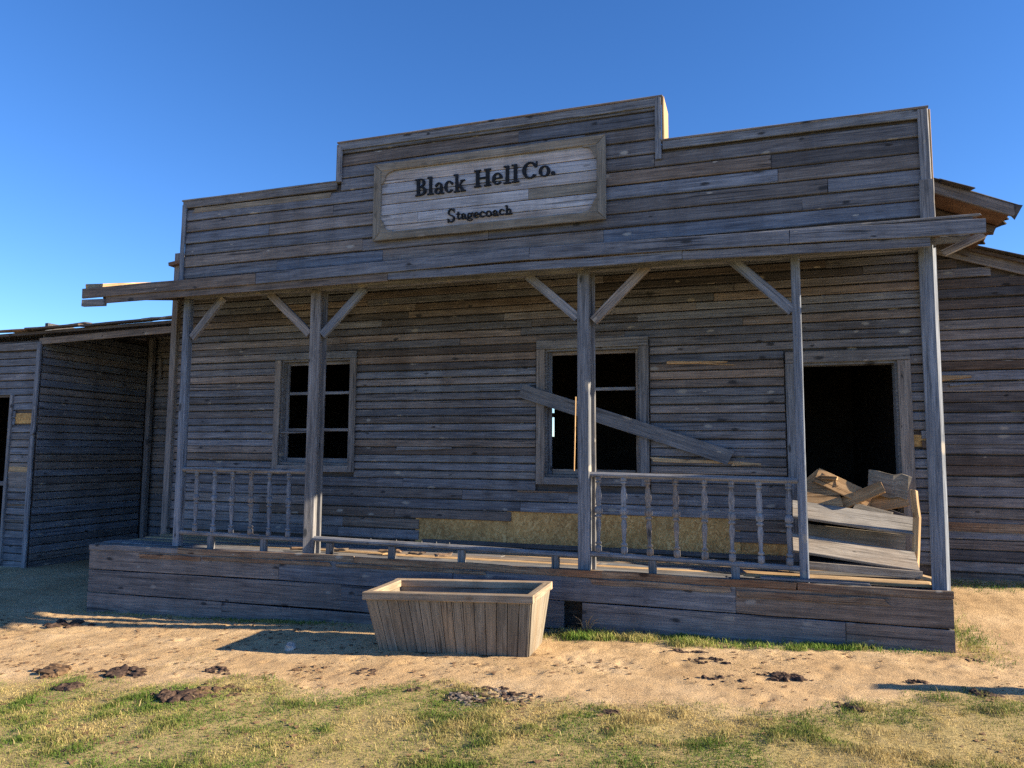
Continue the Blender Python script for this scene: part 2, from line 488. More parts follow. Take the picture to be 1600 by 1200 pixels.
def build_ground():
    def axis(lo, hi, step, far):
        core = np.arange(lo, hi + 1e-6, step)
        a, s, out = hi, step, []
        while a < far:
            s *= 1.35
            a += s
            out.append(a)
        b, s, out2 = lo, step, []
        while b > -far:
            s *= 1.35
            b -= s
            out2.append(b)
        return np.array(out2[::-1] + list(core) + out)
    xs, ys = axis(-2.5, 10.2, 0.035, 1500), axis(-5.0, 0.4, 0.035, 1500)
    X, Y = np.meshgrid(xs, ys)
    Z = ground_z(X, Y)
    hr = np.random.RandomState(8)                # hoof and foot prints trodden into the sand
    for _ in range(260):
        px, py, pr_, pd = hr.uniform(-1.0, 10.0), hr.uniform(-2.6, -0.35), hr.uniform(0.04, 0.085), hr.uniform(0.004, 0.012)
        ang = hr.uniform(0, 3.14)
        i0, i1 = np.searchsorted(xs, px - 0.3), np.searchsorted(xs, px + 0.3)
        j0, j1 = np.searchsorted(ys, py - 0.3), np.searchsorted(ys, py + 0.3)
        dx, dy = X[j0:j1, i0:i1] - px, Y[j0:j1, i0:i1] - py
        a_, b_ = dx * math.cos(ang) + dy * math.sin(ang), (dy * math.cos(ang) - dx * math.sin(ang)) * 1.5
        r_ = np.sqrt(a_ ** 2 + b_ ** 2) / pr_
        Z[j0:j1, i0:i1] += pd * (-np.exp(-(r_ ** 4)) + 0.45 * np.exp(-((r_ - 1.45) / 0.35) ** 2))
    nx, ny = len(xs), len(ys)
    co = np.stack([X.ravel(), Y.ravel(), Z.ravel()], 1)
    idx = np.arange(nx * ny).reshape(ny, nx)
    q = np.stack([idx[:-1, :-1], idx[:-1, 1:], idx[1:, 1:], idx[1:, :-1]], -1).reshape(-1, 4)
    me = bpy.data.meshes.new('ground')
    me.vertices.add(len(co)); me.vertices.foreach_set('co', co.ravel())
    me.loops.add(q.size); me.loops.foreach_set('vertex_index', q.ravel().astype(np.int32))
    me.polygons.add(len(q)); me.polygons.foreach_set('loop_start', np.arange(0, q.size, 4, dtype=np.int32))
    me.update(calc_edges=True)
    a = me.attributes.new('veg', 'FLOAT', 'POINT')
    vg = np.maximum(veg_mask(X, Y) * 0.8, strip_mask(X, Y) * 0.7)
    a.data.foreach_set('value', vg.ravel().astype(np.float32))
    me.polygons.foreach_set('use_smooth', np.ones(len(q), dtype=bool))
    me.materials.append(ground_mat())
    o = bpy.data.objects.new('ground', me)
    link(o)
    o['kind'] = 'structure'
    o['label'] = 'sandy ground with trampled dry turf in front of the buildings'
    return o
build_ground()

# ================================================================== MAIN BUILDING
YW = 1.14                                   # front wall plane; porch posts stand at y = 0
B = thing('stagecoach_office', 'grey weathered wooden western storefront with stepped false front and porch', 'building', (3.9, 1.14, -0.65))

# ---- front wall: strand board sheathing with openings, siding boards over it
XL, XR, ZT = -0.81, 8.70, 3.36
W1 = (0.965, 2.05, 0.93, 2.335)
W2 = (4.66, 5.80, 0.83, 2.345)
DR = (7.455, 8.435, 0.0, 2.09)
ops = [W1, W2, DR]
def wall_boxes(x0, x1, z0, z1, y0, y1, ops):
    xs = sorted({x0, x1} | {o[0] for o in ops} | {o[1] for o in ops})
    out = []
    for a, b in zip(xs[:-1], xs[1:]):
        segs = [(z0, z1)]
        for o in ops:
            if o[0] <= a + 1e-6 and o[1] >= b - 1e-6:
                segs = [s for (p, q) in segs for s in ((p, min(q, o[2])), (max(p, o[3]), q)) if s[1] - s[0] > 0.01]
        out += [(a, b, y0, y1, p, q) for (p, q) in segs]
    return out
fwall = boxes_mesh('front_wall', wall_boxes(XL, XR, -0.1, ZT + 0.5, YW + 0.034, YW + 0.10, ops), DARKW, B, (3.9, YW, 0))
low = [(0.025, 0.155), (0.155, 0.285), (0.285, 0.41), (0.41, 0.535), (0.535, 0.66), (0.66, 0.785)]
rows = low + rows_of(0.785, ZT, 0.0965)
C1 = (W1[0] - 0.085, W1[1] + 0.07, W1[2] - 0.085, W1[3] + 0.10)
C2 = (W2[0] - 0.105, W2[1] + 0.105, W2[2] - 0.10, W2[3] + 0.10)
C3 = (DR[0] - 0.12, DR[1] + 0.10, -1, DR[3] + 0.12)
missing = [(3.05, 4.27, -0.1, 0.29), (4.255, 6.775, -0.1, 0.40), (6.7, 7.31, -0.1, 0.16), (8.52, 8.62, 1.22, 1.30)]
siding(fwall, XL, XR, rows, YW, GREY, [C1, C2, C3], missing, mats=[(TRIM, 0.08), (DARKW, 0.10)], lens=(1.2, 3.0))
for (a, b_, c_, d_) in ((3.0, 4.195, 0.0, 0.30), (4.2, 6.85, 0.0, 0.415), (6.855, 7.34, 0.0, 0.18), (8.5, 8.66, 1.2, 1.32)):
    boxes_mesh('sheathing_panel', [(a, b_, YW + 0.008, YW + 0.032, c_, d_)], OSB, fwall, ((a + b_) / 2, YW, c_))
plank('foot_shade_board', fwall, (5.2, YW - 0.008, 0.022), 4.2, 0.05, 0.02, DARKW, segs=6, wob=0.003)  # dark strip stands in for the shadow gap at the wall foot
# broken and slipped boards with bare wood
for (x, z, L, w, mat, r) in ((6.42, 2.13, 0.62, 0.035, TAN, 0.02), (6.62, 2.105, 0.4, 0.02, TAN, 0.10), (3.10, 1.155, 0.75, 0.05, TRIM, -0.01), (6.40, 1.03, 0.95, 0.05, TAN, 0.03), (6.93, 1.005, 0.28, 0.045, TAN, 0.03), (4.8, 0.655, 0.9, 0.02, ROTTEN, 0.0), (1.05, 1.36, 0.7, 0.03, TRIM, 0.01)):
    plank('broken_siding_board', fwall, (x, YW - 0.016, z), L, w, 0.014, mat, (-0.2, r, 0), ch=0.003, segs=3, wob=0.004, rough_end=0.03, taper=0.5)
for (x, y) in ((XL - 0.03, YW - 0.02), (XR + 0.02, YW - 0.02)):
    post('corner_board', fwall, x, y, -0.8, 3.95 if x < 0 else 3.5, 0.105, 0.09, TRIM)

def casing(win, parent_name, o, w, mat, top=True, sill=True):
    p = boxes_mesh(parent_name, [(o[0], o[0] + 0.03, YW - 0.004, YW + 0.16, o[2], o[3]), (o[1] - 0.03, o[1], YW - 0.004, YW + 0.16, o[2], o[3]),
                                 (o[0] + 0.03, o[1] - 0.03, YW - 0.004, YW + 0.16, o[3] - 0.03, o[3])], TRIM, B, ((o[0] + o[1]) / 2, YW, o[2]))
    z0 = o[2] - (0.085 if sill else 0)
    for x in (o[0] - w / 2 + 0.012, o[1] + w / 2 - 0.012):
        plank_between('casing_board', p, (x, YW - 0.032, z0), (x, YW - 0.030, o[3] - 0.01), w, 0.03, mat, segs=3, wob=0.002)
    plank('casing_board', p, ((o[0] + o[1]) / 2, YW - 0.036, o[3] + w / 2 - 0.005), o[1] - o[0] + 2 * w - 0.03, w, 0.03, mat, segs=3, wob=0.002)
    if sill:
        plank('sill_board', p, ((o[0] + o[1]) / 2, YW - 0.034, o[2] - 0.045), o[1] - o[0] - 0.01, 0.085, 0.03, mat, segs=3, wob=0.002)
        boxes_mesh('inner_sill', [(o[0] + 0.03, o[1] - 0.03, YW + 0.0, YW + 0.16, o[2], o[2] + 0.03)], TRIM, p, ((o[0] + o[1]) / 2, YW, o[2]))
    return p
w1 = casing(W1, 'window', W1, 0.09, TRIM)
w2 = casing(W2, 'window', W2, 0.105, TRIM)
d1 = casing(DR, 'doorway', DR, 0.12, TRIM, sill=False)
def sash(par, o, y, bars, vbar=None):
    a, b, c, d = o[0] + 0.03, o[1] - 0.03, o[2] + 0.03, o[3] - 0.03
    for x in (a + 0.019, b - 0.019):
        plank_between('sash_stile', par, (x, y, c), (x, y, d), 0.038, 0.035, POST)
    plank('sash_rail', par, ((a + b) / 2, y, d - 0.02), b - a - 0.09, 0.04, 0.035, POST)
    plank('sash_rail', par, ((a + b) / 2, y, c + 0.03), b - a - 0.1, 0.06, 0.035, TRIM)
    for (xa, xb, z, r) in bars:
        plank('glazing_bar', par, ((xa + xb) / 2, y, z), xb - xa, 0.038, 0.03, POST, (0, r, 0))
    if vbar:
        plank_between('glazing_bar', par, (vbar, y + 0.002, c + 0.06), (vbar, y + 0.002, d - 0.05), 0.035, 0.024, POST)
sash(w1, W1, YW + 0.09, [(W1[0] + 0.08, W1[1] - 0.08, 1.885, 0.0), (W1[0] + 0.08, W1[1] - 0.08, 1.395, 0.0)], 1.50)
sash(w2, W2, YW + 0.09, [(5.23, W2[1] - 0.08, 1.86, 0.004)], 5.23)

# ---- interior shell, so that the openings look into a dark room
YB = 6.2
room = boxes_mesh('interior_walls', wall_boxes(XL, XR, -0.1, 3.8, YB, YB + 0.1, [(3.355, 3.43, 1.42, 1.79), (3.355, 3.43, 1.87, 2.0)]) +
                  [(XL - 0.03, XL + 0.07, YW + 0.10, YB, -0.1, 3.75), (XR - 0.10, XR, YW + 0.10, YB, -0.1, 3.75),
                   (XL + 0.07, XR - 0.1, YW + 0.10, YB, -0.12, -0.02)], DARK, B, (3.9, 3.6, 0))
# back wall of dark boards inside, partition
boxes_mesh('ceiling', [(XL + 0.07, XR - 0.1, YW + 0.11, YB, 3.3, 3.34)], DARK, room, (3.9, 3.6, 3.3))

# ---- main roof: shallow gable behind the false front, flared eave on the right
def prism(name, pts, y0, y1, mat, parent, loc):
    n = len(pts)
    l = Vector(loc)
    V = [Vector((x, y0, z)) - l for x, z in pts] + [Vector((x, y1, z)) - l for x, z in pts]
    F = [tuple(range(n)), tuple(reversed(range(n, 2 * n)))] + [(i, i + n, (i + 1) % n + n, (i + 1) % n) for i in range(n)]
    return mesh_obj(name, [tuple(v) for v in V], F, mat, parent, loc)
roof = prism('roof', [(-0.93, 3.80), (3.9, 4.40), (8.2, 4.14), (9.50, 3.555), (9.49, 3.515), (8.2, 4.09), (3.9, 4.35), (-0.92, 3.75)], 1.0, 6.6, RUSTB, B, (3.9, 3.6, 3.7))
# roofing felt sheets, ragged along the eave
fx = [(8.35, 4.085), (9.56, 3.545)]
V, F = [], []
n = 44
for i in range(n + 1):
    y = 0.965 + (6.6 - 0.965) * (i / n) ** 1.6
    ov = rng.uniform(-0.02, 0.06)
    a, bq = Vector((8.0, y, 4.245)), Vector((9.50 + ov, y, 3.57 - ov * 0.45 + rng.uniform(0, 0.012)))
    dr = Vector((9.50 + ov + 0.02, y, bq.z - rng.uniform(0.0, 0.05)))
    for p in (a, (a + bq) / 2 + Vector((0, 0, rng.uniform(0, 0.02))), bq, dr):
        V.append(tuple(p - Vector((3.9, 3.6, 3.7))))
for i in range(n):
    for j in range(3):
        k = i * 4 + j
        F.append((k, k + 1, k + 5, k + 4))
fe = mesh_obj('roofing_felt', V, F, FELT, roof, (3.9, 3.6, 3.7))
sm = fe.modifiers.new('thickness', 'SOLIDIFY'); sm.thickness = 0.012
plank_between('rake_board', roof, (8.28, 0.985, 4.07), (9.50, 0.985, 3.50), 0.11, 0.03, TRIM, segs=4, wob=0.004)
for i in range(5):                           # rafters under the eave
    y = 1.5 + i * 0.95
    plank_between('rafter', roof, (8.5, y, 3.90), (9.46, y, 3.47), 0.07, 0.05, DARKW)
V = [(9.50, 0.97, 3.57), (9.56, 0.97, 3.555), (9.49, 0.99, 3.42), (9.46, 1.0, 3.47)]
mesh_obj('torn_felt_flap', [tuple(Vector(v) - Vector((9.5, 1, 3.5))) for v in V], [(0, 1, 2, 3)], FELT, roof, (9.5, 1, 3.5)).modifiers.new('t', 'SOLIDIFY').thickness = 0.01
for (x, y, rz) in ((8.75, 1.02, 0.0), (8.98, 0.99, 0.1)):
    plank('felt_strip', roof, (x, y, 4.03 - (x - 8.5) * 0.45), 0.3, 0.012, 0.2, FELT, (0, 0.36, rz), rough_end=0.03)

# ---- false front
YP = -0.06
steps = [(0.32, 2.52, 4.20), (2.52, 6.21, 4.66), (6.21, 8.54, 4.20)]
ff = boxes_mesh('false_front', [(0.34, 8.52, YP + 0.014, YP + 0.11, 3.0, 4.18), (2.54, 6.19, YP + 0.014, YP + 0.11, 4.181, 4.64)], DARKW, B, (4.4, 0.0, 3.1))
pr = []
z = 3.07
while z < 4.60:
    pr.append((z, min(z + 0.1465, 4.645)))
    z += 0.1465
def ff_ends(zm):
    return (0.36, 8.50) if zm < 4.13 else (2.56, 6.17)
siding(ff, 0.36, 8.50, pr, YP, PARA, ends=ff_ends, mats=[(GREY, 0.25), (DARKW, 0.06)], T=0.022, lens=(1.0, 3.2), tilt=-0.07, jit=0.003)
plank('bare_or_sunlit_board', ff, (1.45, YP - 0.016, 4.07), 1.95, 0.06, 0.008, SIGNF, (0.05, 0.003, 0), segs=4, wob=0.003, rough_end=0.04)
# cap trim boards along the stepped top and verge boards
for (a, b, z) in steps:
    plank('cap_board', ff, ((a + b) / 2, YP - 0.026, z - 0.045), b - a - 0.012, 0.085, 0.024, TRIM, (0, 0, 0), segs=4, wob=0.003)
    plank('cap_board', ff, ((a + b) / 2, YP + 0.045, z + 0.008), b - a + 0.02, 0.02, 0.18, TRIM, (0, 0, 0), segs=4, wob=0.002)
for (x, z0, z1) in ((0.345, 3.05, 4.15), (2.545, 4.20, 4.61), (6.175, 4.02, 4.66), (8.505, 3.52, 4.19)):
    post('verge_board', ff, x, YP - 0.031, z0, z1, 0.062 if x < 8 else 0.085, 0.026, POST)
plank_between('return_board', ff, (6.222, YP + 0.16, 4.21), (6.222, YP + 0.16, 4.66), 0.024, 0.40, TAN)
plank_between('return_board', ff, (8.556, YP + 0.04, 3.2), (8.556, YP + 0.04, 4.19), 0.022, 0.13, TAN)
plank_between('return_board', ff, (2.505, YP + 0.04, 4.22), (2.505, YP + 0.04, 4.65), 0.022, 0.13, TRIM)
post('corner_board', ff, 8.50, YP - 0.06, 3.12, 3.53, 0.115, 0.03, POST)
plank('bare_or_sunlit_board', ff, (0.72, YP - 0.05, 3.125), 0.55, 0.05, 0.02, TAN, (1.0, -0.06, 0), rough_end=0.03, taper=0.8)  # tan colour stands in for sunlight on a sliver at the foot

# ---- porch roof
pr_ = prism('porch_roof', [(-0.96, 0)] * 1 + [(8.80, 0), (8.80, 0.03), (-0.96, 0.03)], 0, 1, DARKW, B, (3.9, 0, 3.1))
# reshape the slab so that it rises from the eave to the wall
for v in pr_.data.vertices:
    w = v.co + Vector((3.9, 0, 3.1))
    t = w.y
    v.co.y = -0.28 + t * 1.40
    v.co.z = (w.z) + (0.0 + t * 0.28) - 3.1 + 3.085
fas = [(-0.99, 1.62, 3.072, 3.082), (1.625, 4.9, 3.082, 3.108), (4.905, 7.35, 3.108, 3.062), (7.355, 8.88, 3.062, 3.020)]
for (a, b, za, zb) in fas:
    plank_between('fascia_board', pr_, (a, -0.30, za), (b, -0.30, zb), 0.125, 0.028, PARA, segs=5, wob=0.003, rough_end=0.004)
for (a, b, za, zb) in ((-0.62, 3.3, 2.972, 2.985), (3.31, 6.4, 2.992, 2.975), (6.41, 8.47, 2.968, 2.925)):
    plank_between('lower_fascia_board', pr_, (a, -0.275, za), (b, -0.275, zb), 0.085, 0.03, PARA, segs=4, wob=0.005, rough_end=0.004)
plank('eave_block', pr_, (-0.81, -0.285, 2.945), 0.36, 0.085, 0.05, TRIM, (0, 0.03, 0))
plank_between('rake_lip', pr_, (-0.955, -0.27, 3.13), (-0.955, 0.75, 3.39), 0.13, 0.03, TAN, segs=4, wob=0.004, rough_end=0.02)
n = 13
for i in range(n):                           # roof boards on top of the slab, running along the front
    t = (i + 0.5) / n
    if i in (0, 1):
        a, b = -0.94, 8.86 - 0.04 * i
    else:
        a, b = -0.94 + rng.uniform(0, 0.05), 8.84 + rng.uniform(-0.15, 0.06)
    plank('roof_board', pr_, ((a + b) / 2, -0.28 + t * 1.38, 3.085 + t * 0.28 + 0.047), b - a, 0.022, 0.098, TRIM, (0.198, 0, 0), segs=6, wob=0.002, rough_end=0.02)
for i in range(10):                          # joists under the porch roof
    x = -0.7 + i * 1.03
    plank_between('rafter', pr_, (x, -0.24, 3.03), (x, 1.10, 3.295), 0.085, 0.05, DARKW)
plank('porch_beam', pr_, (4.47, 0.0, 3.005), 8.2, 0.105, 0.085, POST, (0, 0.004, 0), segs=6, wob=0.004)
# broken right end
plank_between('hanging_board', pr_, (8.64, 0.05, 2.90), (8.97, 0.10, 3.055), 0.075, 0.022, TRIM, roll=-0.5, rough_end=0.015)
plank_between('hanging_board', pr_, (8.50, 0.35, 3.10), (8.90, 0.30, 3.09), 0.07, 0.022, TRIM, roll=0.6, rough_end=0.03)
V, F = [], []
for i in range(9):
    t = i / 8
    z = 3.27 - t * 0.24
    x = 8.93 + 0.06 * t ** 2
    V += [(x, 0.12, z), (x + 0.018, 0.24, z)]
for i in range(8):
    F.append((2 * i, 2 * i + 1, 2 * i + 3, 2 * i + 2))
mt = mesh_obj('bent_metal_strip', [tuple(Vector(v) - Vector((8.95, 0.2, 3.1))) for v in V], F, RUSTB, pr_, (8.95, 0.2, 3.1))
mt.modifiers.new('t', 'SOLIDIFY').thickness = 0.006

# ---- porch platform
plat = boxes_mesh('porch_platform', [(-0.74, 8.49, 0.14, YW - 0.02, -0.95, -0.10), (-0.74, 8.49, -0.085, 0.139, -0.2, -0.10)], DARKW, B, (3.9, 0.5, -0.4))
def ztop(x):
    return float(np.interp(x, [-0.8, 0.7, 2.3, 8.6], [-0.048, -0.035, -0.012, -0.018]))
rim = [(-0.80, 0.55, 0), (0.555, 2.9, 1), (2.905, 5.6, 0), (5.605, 7.33, 1), (7.335, 8.55, 0)]
for (a, b, k) in rim:
    plank_between('rim_cap_board', plat, (a, -0.135, ztop(a) - 0.03), (b, -0.135, ztop(b) - 0.03), 0.065, 0.03, ROTTEN if a > 0 else TRIM, segs=6, wob=0.006, rough_end=0.012)
rowsP = [(-0.068, 0.245), (-0.318, 0.27), (-0.593, 0.30), (-0.898, 0.2)]
cutsP = [(-0.80, 1.95, 4.05, 6.82, 8.55), (-0.795, 2.75, 5.22, 5.40, 7.72, 8.548), (-0.797, 1.2, 4.6, 8.549), (-0.796, 3.5, 8.547)]
for (z0, h), cs in zip(rowsP, cutsP):
    for a, b in zip(cs[:-1], cs[1:]):
        if a == 5.22:
            continue
        za, zb = ztop(a) + z0 + 0.01 - h / 2, ztop(b) + z0 + 0.01 - h / 2
        plank_between('rim_board', plat, (a + 0.003, -0.118 + rng.uniform(-0.006, 0.006), za), (b - 0.003, -0.118 + rng.uniform(-0.006, 0.006), zb), h - 0.006, 0.03, PLAT, segs=5, wob=0.003, rough_end=0.004)
for (a, b, z, w) in ((0.0, 0.9, -0.115, 0.05), (0.95, 2.6, -0.105, 0.04), (2.7, 4.4, -0.10, 0.035), (5.5, 6.75, -0.105, 0.05), (6.85, 8.05, -0.13, 0.06)):
    plank_between('split_rim_board', plat, (a, -0.142, ztop(a) + z), (b, -0.142, ztop(b) + z + 0.01), w, 0.016, ROTTEN, segs=6, wob=0.007, rough_end=0.04)
for zz in (-0.2, -0.48):
    plank_between('end_board', plat, (8.545, -0.08, zz), (8.545, YW - 0.05, zz), 0.265, 0.026, PLAT)
    plank_between('end_board', plat, (-0.79, -0.08, zz), (-0.79, YW - 0.05, zz), 0.265, 0.026, PLAT)
ys = np.linspace(-0.10, YW - 0.06, 10)
for i, y in enumerate(ys[:-1]):
    cs = [-0.78] + sorted(rng.uniform(0.8, 7.6) for _ in range(2)) + [8.53]
    for a, b in zip(cs[:-1], cs[1:]):
        if b - a < 0.3:
            continue
        plank('floor_board', plat, ((a + b) / 2, y + 0.066, -0.052 + (ztop((a + b) / 2) + 0.015) * 0.8), b - a - 0.01, 0.028, 0.125, TRIM if rng.random() < 0.6 else TAN, (rng.gauss(0, 0.015), rng.gauss(0, 0.001), 0), segs=4, wob=0.003, rough_end=0.01)

# ---- posts and braces
for (x, w, d, ln) in ((0.408, 0.09, 0.09, -0.006), (2.245, 0.125, 0.10, 0.0), (5.398, 0.122, 0.10, -0.002), (7.412, 0.078, 0.10, 0.0), (8.500, 0.135, 0.10, 0.006)):
    p = post('porch_post', B, x, 0.0, -0.03, 2.96, w, d, POST, (ln, 0), ch=(0.034 if x > 8 else 0.022) if x > 7 else 0.010, roll=0.24 if 2 < x < 3 else 0.0)
    if 1 < x < 7:
        attach(post('batten', None, x + w / 2 + 0.012, 0.062, -0.03, 2.94, 0.055, 0.03, TRIM, (ln, 0)), p)
for (a, b) in (((0.93, 2.965), (0.485, 2.49)), ((1.60, 2.965), (2.165, 2.46)), ((2.87, 2.955), (2.335, 2.44)), ((4.80, 2.955), (5.335, 2.48)), ((6.04, 2.965), (5.495, 2.44)), ((6.85, 2.965), (7.375, 2.44))):
    plank_between('brace', B, (a[0], -0.005, a[1]), (b[0], -0.005, b[1]), 0.092, 0.05, POST, segs=2, skew=0.0)

# ---- railings with turned balusters
def baluster_mesh(h):
    prof = [(0.0, 0.027), (0.085, 0.027), (0.09, 0.014), (0.10, 0.014), (0.11, 0.026), (0.13, 0.026), (0.145, 0.013), (0.28, 0.019), (0.38, 0.024), (0.44, 0.018), (0.455, 0.013), (0.465, 0.029), (0.49, 0.029),
            (0.50, 0.014), (0.52, 0.032), (0.56, 0.034), (0.60, 0.026), (0.61, 0.013), (0.63, 0.027), (0.65, 0.020), (0.74, 0.027), (0.84, 0.021), (0.91, 0.012), (0.92, 0.025), (0.94, 0.025), (0.95, 0.014), (0.955, 0.026), (1.0, 0.026)]
    V, F, n = [], [], 10
    for (t, r) in prof:
        for k in range(n):
            a = 2 * math.pi * k / n
            V.append((t * h, r * 1.18 * math.cos(a), r * 1.18 * math.sin(a)))
    for i in range(len(prof) - 1):
        for k in range(n):
            F.append((i * n + k, i * n + (k + 1) % n, (i + 1) * n + (k + 1) % n, (i + 1) * n + k))
    F.append(tuple(reversed(range(n))))
    F.append(tuple(range((len(prof) - 1) * n, len(prof) * n)))
    me = bpy.data.meshes.new('baluster')
    me.from_pydata(V, [], F)
    me.materials.append(POST)
    for p in me.polygons:
        p.use_smooth = True
    return me
BAL = baluster_mesh(0.70)
def railing(xa, xb, zt_a, zt_b, zb_a, zb_b, bal, feet):
    r = plank_between('railing', B, (xa, 0.0, zt_a), (xb, 0.0, zt_b), 0.054, 0.08, POST, segs=4, wob=0.002, ch=0.020)
    r.name = 'railing'
    WORLD[r.name] = Vector(((xa + xb) / 2, 0, (zt_a + zt_b) / 2))
    M = r.rotation_euler.to_matrix().to_4x4()
    kids = [plank_between('bottom_rail', None, (xa, 0.0, zb_a), (xb, 0.0, zb_b), 0.05, 0.07, POST, segs=4, wob=0.002, ch=0.014)]
    for x in bal:
        t = (x - xa) / (xb - xa)
        o = bpy.data.objects.new('baluster', BAL)
        z0, z1 = zb_a + (zb_b - zb_a) * t + 0.022, zt_a + (zt_b - zt_a) * t - 0.02
        link(o, None, (x, 0, z0))
        o.rotation_euler = (0, -math.pi / 2 + rng.gauss(0, 0.012), 0)
        o.scale = ((z1 - z0) / 0.70, 1, 1)
        kids.append(o)
    for x in feet:
        t = (x - xa) / (xb - xa)
        zb = zb_a + (zb_b - zb_a) * t - 0.02
        kids.append(post('foot_block', None, x, 0.0, ztop(x) - 0.02, zb, 0.075, 0.06, TRIM))
    inv = (Matrix.Translation(r.location + WORLD[B.name]) @ M).inverted()
    for k in kids:
        k.parent = r
        k.matrix_parent_inverse = inv
    return r
railing(0.46, 2.19, 0.885, 0.88, 0.135, 0.115, (0.659, 0.92, 1.177, 1.446, 1.701, 1.96), (0.90, 1.64))
railing(5.46, 7.375, 0.90, 0.875, 0.125, 0.09, (5.535, 5.79, 6.036, 6.291, 6.545, 6.794, 7.048, 7.291), (6.06, 6.82))
# middle bay: only the bottom rail is left, nails standing in it
mid = plank_between('bare_bottom_rail', B, (2.31, 0.0, 0.135), (5.335, 0.0, 0.105), 0.054, 0.075, POST, segs=5, wob=0.002, ch=0.018)
WORLD[mid.name] = Vector((3.8225, 0, 0.12))
Mi = (Matrix.Translation(WORLD[mid.name]) @ mid.rotation_euler.to_matrix().to_4x4()).inverted()
for x in (2.51, 3.28, 4.09, 5.10):
    k = post('foot_block', None, x, 0.0, ztop(x) - 0.02, 0.095, 0.075, 0.06, TRIM)
    k.parent = mid; k.matrix_parent_inverse = Mi
for x in (3.02, 3.33, 3.63, 3.80, 3.95):
    k = plank_between('nail', None, (x, 0.0, 0.13), (x, 0.0, 0.168), 0.008, 0.008, NAIL, segs=1)
    k.parent = mid; k.matrix_parent_inverse = Mi

# ================================================================== SIGN
SG = thing('sign', 'pale framed wooden sign with black cut letters on the false front', 'sign', (4.335, -0.1, 3.45))
sx0, sx1, sz0, sz1 = 3.02, 5.65, 3.448, 4.332
YS = -0.098
zz = sz0 + 0.05
k = 0
while zz < sz1 - 0.05:
    h = 0.121
    cs = [sx0 + 0.05, sx1 - 0.05]
    if k == 1: cs.insert(1, 3.56)
    if k == 2: cs.insert(1, 4.83)
    for a, b in zip(cs[:-1], cs[1:]):
        plank('sign_plank', SG, ((a + b) / 2, YS, min(zz + h / 2, sz1 - 0.06)), b - a - 0.003, h - 0.007, 0.018, SIGNF if (k == 2 and a > 4) else SIGNW, (rng.gauss(0, 0.01), 0, 0), segs=3, wob=0.001)
    zz += h
    k += 1
fwid = 0.092
def frame_piece(p, q, flip):
    V = []
    p, q = Vector(p), Vector(q)
    d = (q - p).normalized()
    n_ = Vector((-d.z, 0, d.x))
    pts = [p, q, q - d * fwid + n_ * fwid, p + d * fwid + n_ * fwid]
    ya, yb = YS - 0.038, YS + 0.0
    c = (p + q) / 2
    c.y = YS
    ang = math.atan2(-d.z, d.x)
    Rm = Matrix.Rotation(-ang, 3, 'Y')
    for yy in (ya, yb):
        for s in pts:
            v = Vector((s.x, yy, s.z)) - c
            V.append(tuple(Rm @ v))
    o = mesh_obj('frame_board', V, [(0, 1, 2, 3), (7, 6, 5, 4), (0, 4, 5, 1), (1, 5, 6, 2), (2, 6, 7, 3), (3, 7, 4, 0)], SIGNF, SG, c)
    o.rotation_euler = (0, ang, 0)
    bv = o.modifiers.new('bevel', 'BEVEL'); bv.width = 0.006; bv.segments = 1
    return o
g = 0.0015
frame_piece((sx0, 0, sz0), (sx1, 0, sz0), 0)
frame_piece((sx1 + g, 0, sz0 + g), (sx1 + g, 0, sz1), 0)
frame_piece((sx1, 0, sz1 + g), (sx0 - g, 0, sz1 + g), 0)
frame_piece((sx0 - 2 * g, 0, sz1), (sx0 - 2 * g, 0, sz0 + g), 0)
# scalloped corner blocks
for (cx_, cz_, ax, az) in ((sx0 + fwid, sz0 + fwid, 1, 1), (sx1 - fwid, sz0 + fwid, -1, 1), (sx0 + fwid, sz1 - fwid, 1, -1), (sx1 - fwid, sz1 - fwid, -1, -1)):
    r_ = 0.155
    out = [(0, 0), (r_, 0), (r_, 0.022)]
    for i in range(7):
        a = math.pi / 2 * i / 6
        out.append((r_ - 0.018 - 0.085 * math.sin(a), 0.022 + 0.085 * (1 - math.cos(a))))
    out += [(0.022, r_), (0, r_)]
    n = len(out)
    V = [(ax * x, -0.021, az * z) for x, z in out] + [(ax * x, 0.008, az * z) for x, z in out]
    F = [tuple(range(n)), tuple(reversed(range(n, 2 * n)))] + [(i, (i + 1) % n, (i + 1) % n + n, i + n) for i in range(n)]
    mesh_obj('corner_block', V, F, SIGNF, SG, (cx_ - 0.012 * ax, YS - 0.011, cz_ - 0.012 * az))

# letters: built from stems, serifs and bowls (unit cap height)
def rect(x0, y0, x1, y1):
    return [(x0, y0), (x1, y0), (x1, y1), (x0, y1)]
def bar(x0, y0, x1, y1, w):
    d = Vector((x1 - x0, y1 - y0)).normalized()
    n_ = Vector((-d.y, d.x)) * w / 2
    return [(x0 + n_.x, y0 + n_.y), (x0 - n_.x, y0 - n_.y), (x1 - n_.x, y1 - n_.y), (x1 + n_.x, y1 + n_.y)]
def ring(cx, cy, rx, ry, tx, ty, a0, a1, n=12):
    out = []
    for i in range(n):
        p, q = R(a0 + (a1 - a0) * i / n), R(a0 + (a1 - a0) * (i + 1) / n)
        out.append([(cx + rx * math.cos(p), cy + ry * math.sin(p)), (cx + rx * math.cos(q), cy + ry * math.sin(q)),
                    (cx + (rx - tx) * math.cos(q), cy + (ry - ty) * math.sin(q)), (cx + (rx - tx) * math.cos(p), cy + (ry - ty) * math.sin(p))])
    return [('ring', out)]
def disc(cx, cy, r):
    return [(cx + r * math.cos(R(a)), cy + r * math.sin(R(a))) for a in range(0, 360, 36)]
